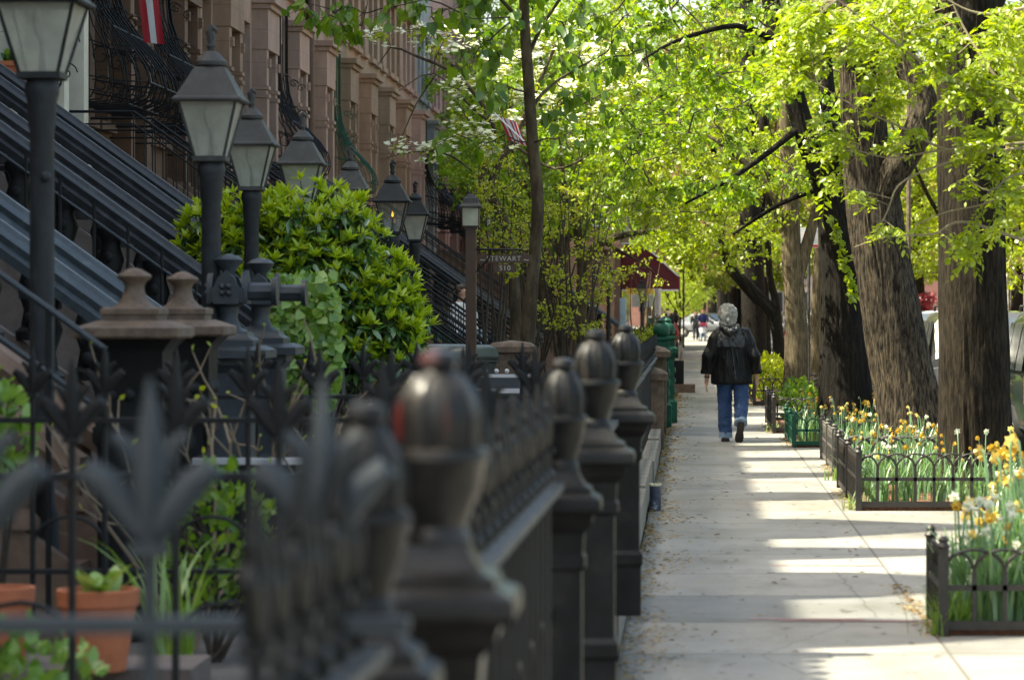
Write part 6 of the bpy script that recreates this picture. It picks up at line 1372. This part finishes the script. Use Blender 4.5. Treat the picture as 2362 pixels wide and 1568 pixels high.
# rows of farther trees
def far_tree(name, lab, loc, H, Rc, ncl, nl, size, m, bark, group, z0f=.34, tr=.2):
    x, y, z = loc; pa = [([(x, y, z), (x + .05, y, z + .4), (x + random.uniform(-.2, .2), y, z + H * .35), (x + random.uniform(-.4, .4), y, z + H * .8)], [tr * 1.3, tr, tr * .8, tr * .3])]
    for i in range(5):
        a = i * 1.26 + random.uniform(-.3, .3); pa.append(([(x, y, z + H * .3), (x + math.cos(a) * Rc * .4, y + math.sin(a) * Rc * .4, z + H * .5), (x + math.cos(a) * Rc * .7, y + math.sin(a) * Rc * .7, z + H * .75)], [tr * .5, tr * .3, tr * .12]))
    zc = z + H * (z0f + 1) / 2; return tree(name, lab, 'tree', loc, pa, ell(ncl, (x, y, zc), (Rc, Rc, H * (1 - z0f) / 2), .35), size, DIA, m, bark, M['twig'], group, nl=nl, R=.75, tw=6, br=.02, flat_=.6)
G1 = 'leafy trees along the far pavement'
fa = far_tree('roadside_tree', 'leafy tree across the road, seen between the two nearest trunks', (8.6, 62, 0), 9.5, 3.4, 130, 95, .15, M['leaf_far'], M['bark_dark'], G1, .16)
fb = far_tree('roadside_tree', 'leafy tree across the road at the right edge of the picture', (6.9 + 1.5, 50, 0), 9, 3.2, 120, 95, .13, M['leaf_lime'], M['bark_brown'], G1, .18)
fc = far_tree('street_tree', 'leafy tree closing the pavement view ahead of the walking man', (2.0, 92, 0), 12, 4.4, 170, 130, .16, M['leaf_far'], M['bark_dark'], 'distant kerb trees', .19, .24)
fd = far_tree('blossom_tree', 'tree with pinkish new leaves among the far greenery', (2.3, 118, 0), 13, 4.6, 160, 120, .17, M['leaf_far_pink'], M['bark_tan'], 'distant pinkish trees', .2, .22)
fe = far_tree('red_tree', 'small deep red leaved tree across the road, seen between the trunks', (9.1, 132, 0), 2.6, .75, 30, 50, .14, leafm('red_leaf', [(.3, .03, .05), (.4, .06, .08), (.2, .02, .04)], .4, tint=(1, .8, .8)), M['bark_dark'], None, .25, .1)
lab_r = 'distant tree across the road blending into the far greenery'
for i, (x, y, s) in enumerate([(9.0, 76, 1.05), (11.5, 84, 1.1), (9.3, 106, 1.15), (11.8, 118, 1.3), (9.5, 134, 1.3), (12.5, 150, 1.5), (10, 168, 1.4), (14, 60, 1.1), (14.5, 100, 1.4), (15.0, 135, 1.6), (10.5, 190, 1.7)]):
    dup(fa if i % 2 else fb, (x, y, 0), lab_r, 'distant trees across the road', rz=random.uniform(0, 6), scale=s)
for i, (x, y, s) in enumerate([(2.1, 106, 1.0), (2.2, 134, 1.1), (2.0, 150, 1.25), (2.3, 170, 1.35), (2.0, 192, 1.5), (2.2, 220, 1.7), (2.4, 252, 1.9), (2.0, 285, 2.1)]):
    dup(fc, (x, y, 0), 'distant kerb tree farther up the pavement, merging with its neighbours', 'distant kerb trees', rz=random.uniform(0, 6), scale=s)
for i, (x, y, s) in enumerate([(2.4, 160, 1.25), (2.2, 205, 1.55), (-.2, 240, 1.5)]):
    dup(fd, (x, y, 0), 'distant pinkish tree farther up the street', 'distant pinkish trees', rz=random.uniform(0, 6), scale=s)
fl = far_tree('yard_tree', 'taller yard tree behind the airy shrubs, covering the house fronts', (-3.3, 82, 0), 10, 3.0, 125, 110, .12, M['leaf_mid'], M['bark_thin'], 'distant yard trees', .3, .14)
for i, (x, y, s) in enumerate([(-4.6, 99, 1.2), (-5.0, 113, 1.3), (-5.5, 142, 1.8), (-2.2, 168, 1.3), (-1.5, 195, 1.6), (-2.5, 225, 1.9), (-1.8, 262, 2.2), (-3, 300, 2.4)]):
    dup(fl, (x, y, 0), 'distant yard tree farther up on the left side', 'distant yard trees', rz=random.uniform(0, 6), scale=s)
for i, (x, y, s) in enumerate([(-.6, 176, .5), (-.9, 200, .62), (-.7, 232, .7), (.2, 275, .9), (1.2, 300, .9)]):
    dup(fb, (x, y, 0), 'low distant tree closing off the end of the pavement', 'low trees at the end of the pavement', rz=random.uniform(0, 6), scale=s)
# ---------------------------------------------------------------- parked cars
def carpaint(n, c): 
    m, t, b = nodes_of(n); b.inputs['Base Color'].default_value = (*c, 1); b.inputs['Roughness'].default_value = .28; b.inputs['Metallic'].default_value = .35; b.inputs['Coat Weight'].default_value = .8; b.inputs['Coat Roughness'].default_value = .05; return m
def car(lab, loc, paint, kind='suv', rz=0, rack=True, tail=None, group='cars parked along the kerb'):
    """front faces -y"""
    r = thing('parked_car', lab, 'car', loc, group, rz); suv = kind == 'suv'; L = 4.6; Wd = .92
    zb = .30; belt = 1.02 if suv else .88; top = 1.72 if suv else 1.42
    b = MB(); secs = [(-2.3, .62, .55), (-2.22, .80, .78), (-2.0, .86, .88), (-1.3, .90, .98), (-1.0, .915, belt), (0, .92, belt), (1.3, .92, belt + .01), (2.0, .90, belt if suv else belt - .02), (2.25, .86, belt - .04 if suv else .8), (2.3, .78, .6)]
    rg = []
    for y, w_, zt in secs:
        q = [(w_ * .82, zb), (w_ * .97, zb + .12), (w_, zb + .32), (w_ * .99, zt - .1), (w_ * .93, zt - .02), (w_ * .7, zt + .015), (0, zt + .03)]
        rg.append([(x_, y, z_) for x_, z_ in q] + [(-x_, y, z_) for x_, z_ in q[::-1][1:]])
    b.rings(rg); b.build('body', paint, r, ang=40)
    g = MB(); gs = [(-1.05, .80, belt + .0, belt + .03), (-.98, .80, belt, belt + .08), (-.35, .74, belt, top - .05), (-.1, .72, belt, top), (1.0, .72, belt, top), (1.75 if suv else 1.0, .72, belt, top - .03), (2.15 if suv else 1.75, .74, belt, belt + .1)]
    rg = []
    for y, w_, z0_, z1_ in gs:
        wb = .86; q = [(wb, z0_ - .06), (wb - .01, z0_), (w_ + (wb - w_) * .2, z0_ + (z1_ - z0_) * .8), (w_ * .93, z1_ - .02), (w_ * .6, z1_ + .015), (0, z1_ + .025)]; rg.append([(x_, y, z_) for x_, z_ in q] + [(-x_, y, z_) for x_, z_ in q[::-1][1:]])
    g.rings(rg); g.build('cabin', paint, r, ang=30)
    def pane(name, pts, m=M['car_glass']):
        q = MB(); q.add(pts, [tuple(range(len(pts)))]); return q.build(name, m, r, smooth=False, fix=False)
    f0, f1 = Vector((0, -.99, belt + .06)), Vector((0, -.36, top - .07)); nrm = Vector((0, -(f1.z - f0.z), (f1.y - f0.y))).normalized(); o = nrm * .05
    pane('windscreen', [Vector((-.74, f0.y, f0.z)) + o, Vector((.74, f0.y, f0.z)) + o, Vector((.63, f1.y, f1.z)) + o, Vector((-.63, f1.y, f1.z)) + o])
    yb = 2.15 if suv else 1.75; yt = 1.78 if suv else 1.05
    pane('rear_window', [Vector((.70, yb - .02 + .07, belt + .12)), Vector((-.70, yb + .05, belt + .12)), Vector((-.60, yt + .09, top - .08)), Vector((.60, yt + .09, top - .08))])
    for s in (-1, 1):
        for (ya, yb_, yc, yd) in ((-.78, .1, .1, -.28), (.2, 1.1, 1.05, .2)) + (((1.2, 1.95, 1.7, 1.15),) if suv else ()):
            pts = [(s * .872, ya, belt + .04), (s * .872, yb_, belt + .04), (s * .762, yc, top - .12), (s * .762, yd, top - .12)]
            pane('side_window', pts)
        for y in (-1.42, 1.38):
            q = MB(); q.tube([(s * .72, y, .33), (s * .93, y, .33)], .335, 24); wh = q.build('wheel', M['rubber'], r, ang=40)
            q = MB(); q.tube([(s * .90, y, .33), (s * .942, y, .33)], [.2, .19], 16); q.build('rim', M['chrome'], wh, ang=40)
        q = MB(); q.box(s * .62 - .2, s * .62 + .2, -2.285, -2.16, .62, .80); q.build('headlight', M['lens_clear'], r, smooth=False)
        q = MB(); q.box(min(s * .70, s * .885), max(s * .70, s * .885), -2.262, -2.06, .56, .76); q.build('indicator', M['amber'], r, smooth=False)
        q = MB(); q.box(min(s * .66, s * .875), max(s * .66, s * .875), 2.2, 2.31, .5 if tail else .70, .72 if tail else 1.0 if suv else .82); q.build('tail_light', tail or M['lens_red'], r, smooth=False)
        q = MB(); q.cbox((s * 1.0, -.72, belt + .08), .2, .1, .15); q.cbox((s * .89, -.70, belt + .03), .08, .06, .05); q.build('mirror', paint, r, smooth=False)
        if rack and suv: q = MB(); q.tube([(s * .6, -.2, top + .02), (s * .6, -.1, top + .08), (s * .6, 1.6, top + .08), (s * .6, 1.7, top + .0)], .018, 6); q.build('roof_rail', M['rubber'], r)
    for y0_, y1_, nm in ((-2.42, -2.25, 'front_bumper'), (2.25, 2.42, 'rear_bumper')):
        q = MB(); q.tube([(-.84, (y0_ + y1_) / 2 + (.06 if y0_ < 0 else -.06), .47), (-.5, (y0_ + y1_) / 2, .47), (.5, (y0_ + y1_) / 2, .47), (.84, (y0_ + y1_) / 2 + (.06 if y0_ < 0 else -.06), .47)], .115, 10); q.build(nm, paint if y0_ < 0 or tail else M['rubber'], r)
    q = MB(); q.box(-.42, .42, -2.30, -2.24, .58, .78); q.build('grille', M['rubber'], r, smooth=False)
    return r
silver = carpaint('silver_paint', (.11, .11, .11)); darkp = carpaint('dark_green_paint', (.02, .035, .03)); white_c = carpaint('white_car_paint', (.7, .7, .7)); tan = carpaint('tan_paint', (.28, .22, .15)); blue = carpaint('blue_paint', (.03, .06, .13)); grey = carpaint('grey_paint', (.12, .13, .14)); red = carpaint('red_car_paint', (.25, .02, .02))
car('silver estate car seen from behind with amber tail light showing between the two nearest trunks', (4.04, 45.6, -.14), silver, rz=PI, tail=M['amber'])
car('dark four wheel drive at the right edge with window reflecting trees', (4.58, 38.4, -.14), darkp, rz=PI)
car('pale tan tall car just behind the silver one', (4.3, 52.6, -.14), tan)
car('tan car glimpsed behind the forked dark trunk', (4.15, 60, -.14), tan, 'saloon')
car('white car glimpsed left of the forked dark trunk', (4.1, 66.5, -.14), white_c, 'saloon')
for i, (y, p_, k_) in enumerate([(73, grey, 'suv'), (80, blue, 'saloon'), (87, silver, 'saloon'), (94, white_c, 'suv'), (102, grey, 'saloon'), (110, red, 'saloon'), (118, silver, 'suv')]):
    car('farther parked %s car along the kerb, glimpsed between trunks' % ['grey', 'blue', 'silver saloon', 'white', 'dark grey saloon', 'red', 'silver high'][i], (4.1, y, -.14), p_, k_)
for i, (y, p_, k_) in enumerate([(52, white_c, 'saloon'), (59, grey, 'suv'), (66, white_c, 'suv'), (74, blue, 'saloon'), (82, silver, 'saloon'), (91, white_c, 'saloon')]):
    car('parked %s car on the far side of the road' % ['white low', 'grey tall', 'white tall', 'blue low', 'silver low', 'white distant'][i], (9.05, y, -.14), p_, k_, rz=0, group='cars parked across the road')
car('grey car crossing at the end of the pavement behind the man in navy', (P(1638, 0, 196).x, 196, 0), grey, 'saloon', rz=.9, group='cars at the end of the street')
# houses across the road, far up
for i, (y, c) in enumerate([(60, (.32, .12, .09)), (68, (.36, .22, .17)), (76, (.3, .1, .08)), (84, (.45, .4, .36)), (92, (.33, .14, .11)), (100, (.3, .2, .15)), (108, (.36, .15, .12)), (116, (.4, .36, .32)), (124, (.3, .12, .1)), (132, (.34, .2, .16)), (140, (.33, .14, .1)), (148, (.4, .34, .3))]):
    r = thing('facing_house', ['red', 'pink brown', 'dark red', 'pale', 'rust red', 'brown', 'rose', 'cream', 'brick', 'tan', 'russet', 'buff'][i] + ' house front across the road behind the leaves', 'house', (15.0, y, 0), 'houses across the road')
    b = MB(); b.box(0, 6, .004, 7.996, 0, 12); b.build('wall', stone('facing_stone', c), r, smooth=False)
    for z in (1, 4.4, 7.8):
        for yy in (.9, 3.3, 5.7):
            f = MB(); f.box(-.1, -.004, yy, yy + 1.2, z, z + 2.2); fr = f.build('window', M['white_paint'], r, smooth=False); f = MB(); f.box(-.115, -.103, yy + .12, yy + 1.08, z + .12, z + 2.08); f.build('pane', M['pane'], fr, smooth=False)
# terminating cross street blocks
for i, (x, y, w_, h, c) in enumerate([(-14, 330, 16, 16, (.33, .16, .12)), (2.2, 340, 14, 20, (.36, .3, .26)), (17, 335, 18, 17, (.32, .15, .12))]):
    r = thing('distant_building', ['rust red distant block closing the street at the left', 'pale distant block closing the street in the middle', 'red distant block closing the street at the right'][i], 'building', (x, y, 0)); b = MB(); b.box(0, w_, 0, 10, 0, h); b.build('wall', stone('distant_stone', c), r, smooth=False)
    for z in np.arange(1.5, h - 2, 3.4):
        for xx in np.arange(1, w_ - 1.5, 2.6): f = MB(); f.box(xx, xx + 1.2, -.08, -.004, z, z + 2); f.build('window', M['pane'], r, smooth=False)

# ---------------------------------------------------------------- flags, signs, poles
def flag_cloth(name, lab, org, U, V, nu, nv, stripes, m_a, m_b, axis='v', wave=.05, pole=None, canton=None):
    r = thing(name, lab, 'flag', org); U, V = Vector(U), Vector(V); N = U.cross(V).normalized(); b = MB(); vs = []
    for i in range(nu + 1):
        for k in range(nv + 1):
            u, v = i / nu, k / nv; vs.append(U * u + V * v + N * wave * math.sin(u * 7 + v * 3) * (.3 + u))
    fs = []; mi = []
    for i in range(nu):
        for k in range(nv):
            fs.append((i * (nv + 1) + k, (i + 1) * (nv + 1) + k, (i + 1) * (nv + 1) + k + 1, i * (nv + 1) + k + 1)); s = int((k if axis == 'v' else i) / (nv if axis == 'v' else nu) * stripes); mi.append(s % 2)
    b.v = [tuple(v) for v in vs]; b.f = fs; b.m = mi; o = b.build('cloth', [m_a, m_b], r, fix=False, ang=180)
    if pole: q = MB(); q.tube([Vector(p) - Vector(org) for p in pole], .014, 6); q.build('pole', M['white_paint'], r)
    return r
fr = leafm('flag_red', [(.30, .015, .025), (.32, .02, .03)], .25, tint=(1, .9, .9), gloss=.02); fw = leafm('flag_white', [(.5, .5, .52), (.54, .54, .56)], .3, tint=(1, 1, 1), gloss=.02)
o = P(312, -70, 44.0); flag_cloth('draped_flag', 'red and white striped flag hanging down before the flagged house', o, (.26, .1, -.02), (.10, .1, -.98), 12, 14, 3, fr, fw, 'u', .03, [P(300, -75, 44.0), P(420, -120, 44.3)])
o = P(1150, 268, 50.5); flag_cloth('striped_flag', 'small red and white striped flag among the branches left of the slender trunk', o, (.30, .1, -.10), (.15, .05, -.37), 12, 18, 9, fr, fw, 'u', .05, [P(1140, 262, 50.5), P(1212, 330, 50.5)])
p = P(1865, 548, 58); r = thing('parking_sign', 'white no parking sign with red ring high beside the forked dark trunk', 'sign', (p.x, 58, 0))
b = MB(); b.box(-.16, .16, -.006, .006, p.z - .18, p.z + .18); b.build('plate', flat('sign_white', (.75, .75, .75), .4), r, smooth=False)
b = MB(); ring = [(.085 * math.cos(t), -.012, p.z + .02 + .085 * math.sin(t)) for t in np.linspace(0, 2 * PI, 25)]; b.tube(ring, .013, 6, cap=False); b.tube([(-.06, -.012, p.z + .08), (.06, -.012, p.z - .04)], .011, 6); b.build('symbol', flat('sign_red', (.55, .02, .03), .5), r)
b = MB(); b.box(-.16, .16, -.0085, -.0062, p.z - .17, p.z - .13); b.build('red_band', flat('sign_red', (.55, .02, .03), .5), r, smooth=False); text_mesh('lettering', 'P', .11, Vector((0, -.009, p.z + .02)), M['rubber'], r)
b = MB(); b.tube([(0, .03, 0), (0, .03, p.z + .25)], .028, 8); b.build('post', M['lamp_iron'], r)
p = P(1896, 0, 70); r = thing('light_pole', 'pale grey street light pole between the tan trunks and the forked trunk', 'street light', (p.x, 70, 0))
b = MB(); b.lathe([(.13, 0), (.13, .5), (.085, .6), (.075, 3.0), (.06, 9.0)], n=14); b.build('shaft', M['pole_white'], r); b = MB(); b.tube([(0, 0, 8.8), (.6, 0, 9.4), (2.0, 0, 9.6)], [.045, .04, .035], 8); b.build('arm', M['pole_white'], r); b = MB(); b.ball((2.2, 0, 9.6), .2, 12, 8, (1.6, 1, .5)); b.build('lamp_head', M['lamp_iron'], r)
p = P(2095, 0, 52); r = thing('thin_pole', 'thin brown sign pole between the ridged trunk and the nearest trunk', 'pole', (p.x, 52, -.14)); b = MB(); b.tube([(0, 0, 0), (0, 0, 6)], .035, 8); b.build('shaft', M['brownstone_newel'], r); b = MB(); b.box(-.15, .15, -.04, -.036, 5.2, 5.65); b.build('plate', M['white_paint'], r, smooth=False)
p = P(1560, 557, 140); r = thing('street_sign', 'teal street name plate above the maroon awning', 'sign', (p.x, 140, 0)); b = MB(); b.box(-.42, .42, -.012, .012, p.z - .13, p.z + .13); b.build('plate', flat('teal_sign', (.02, .32, .26), .5), r, smooth=False); b = MB(); b.tube([(.3, .03, 0), (.3, .03, p.z + .3)], .04, 8); b.build('post', M['lamp_iron'], r)
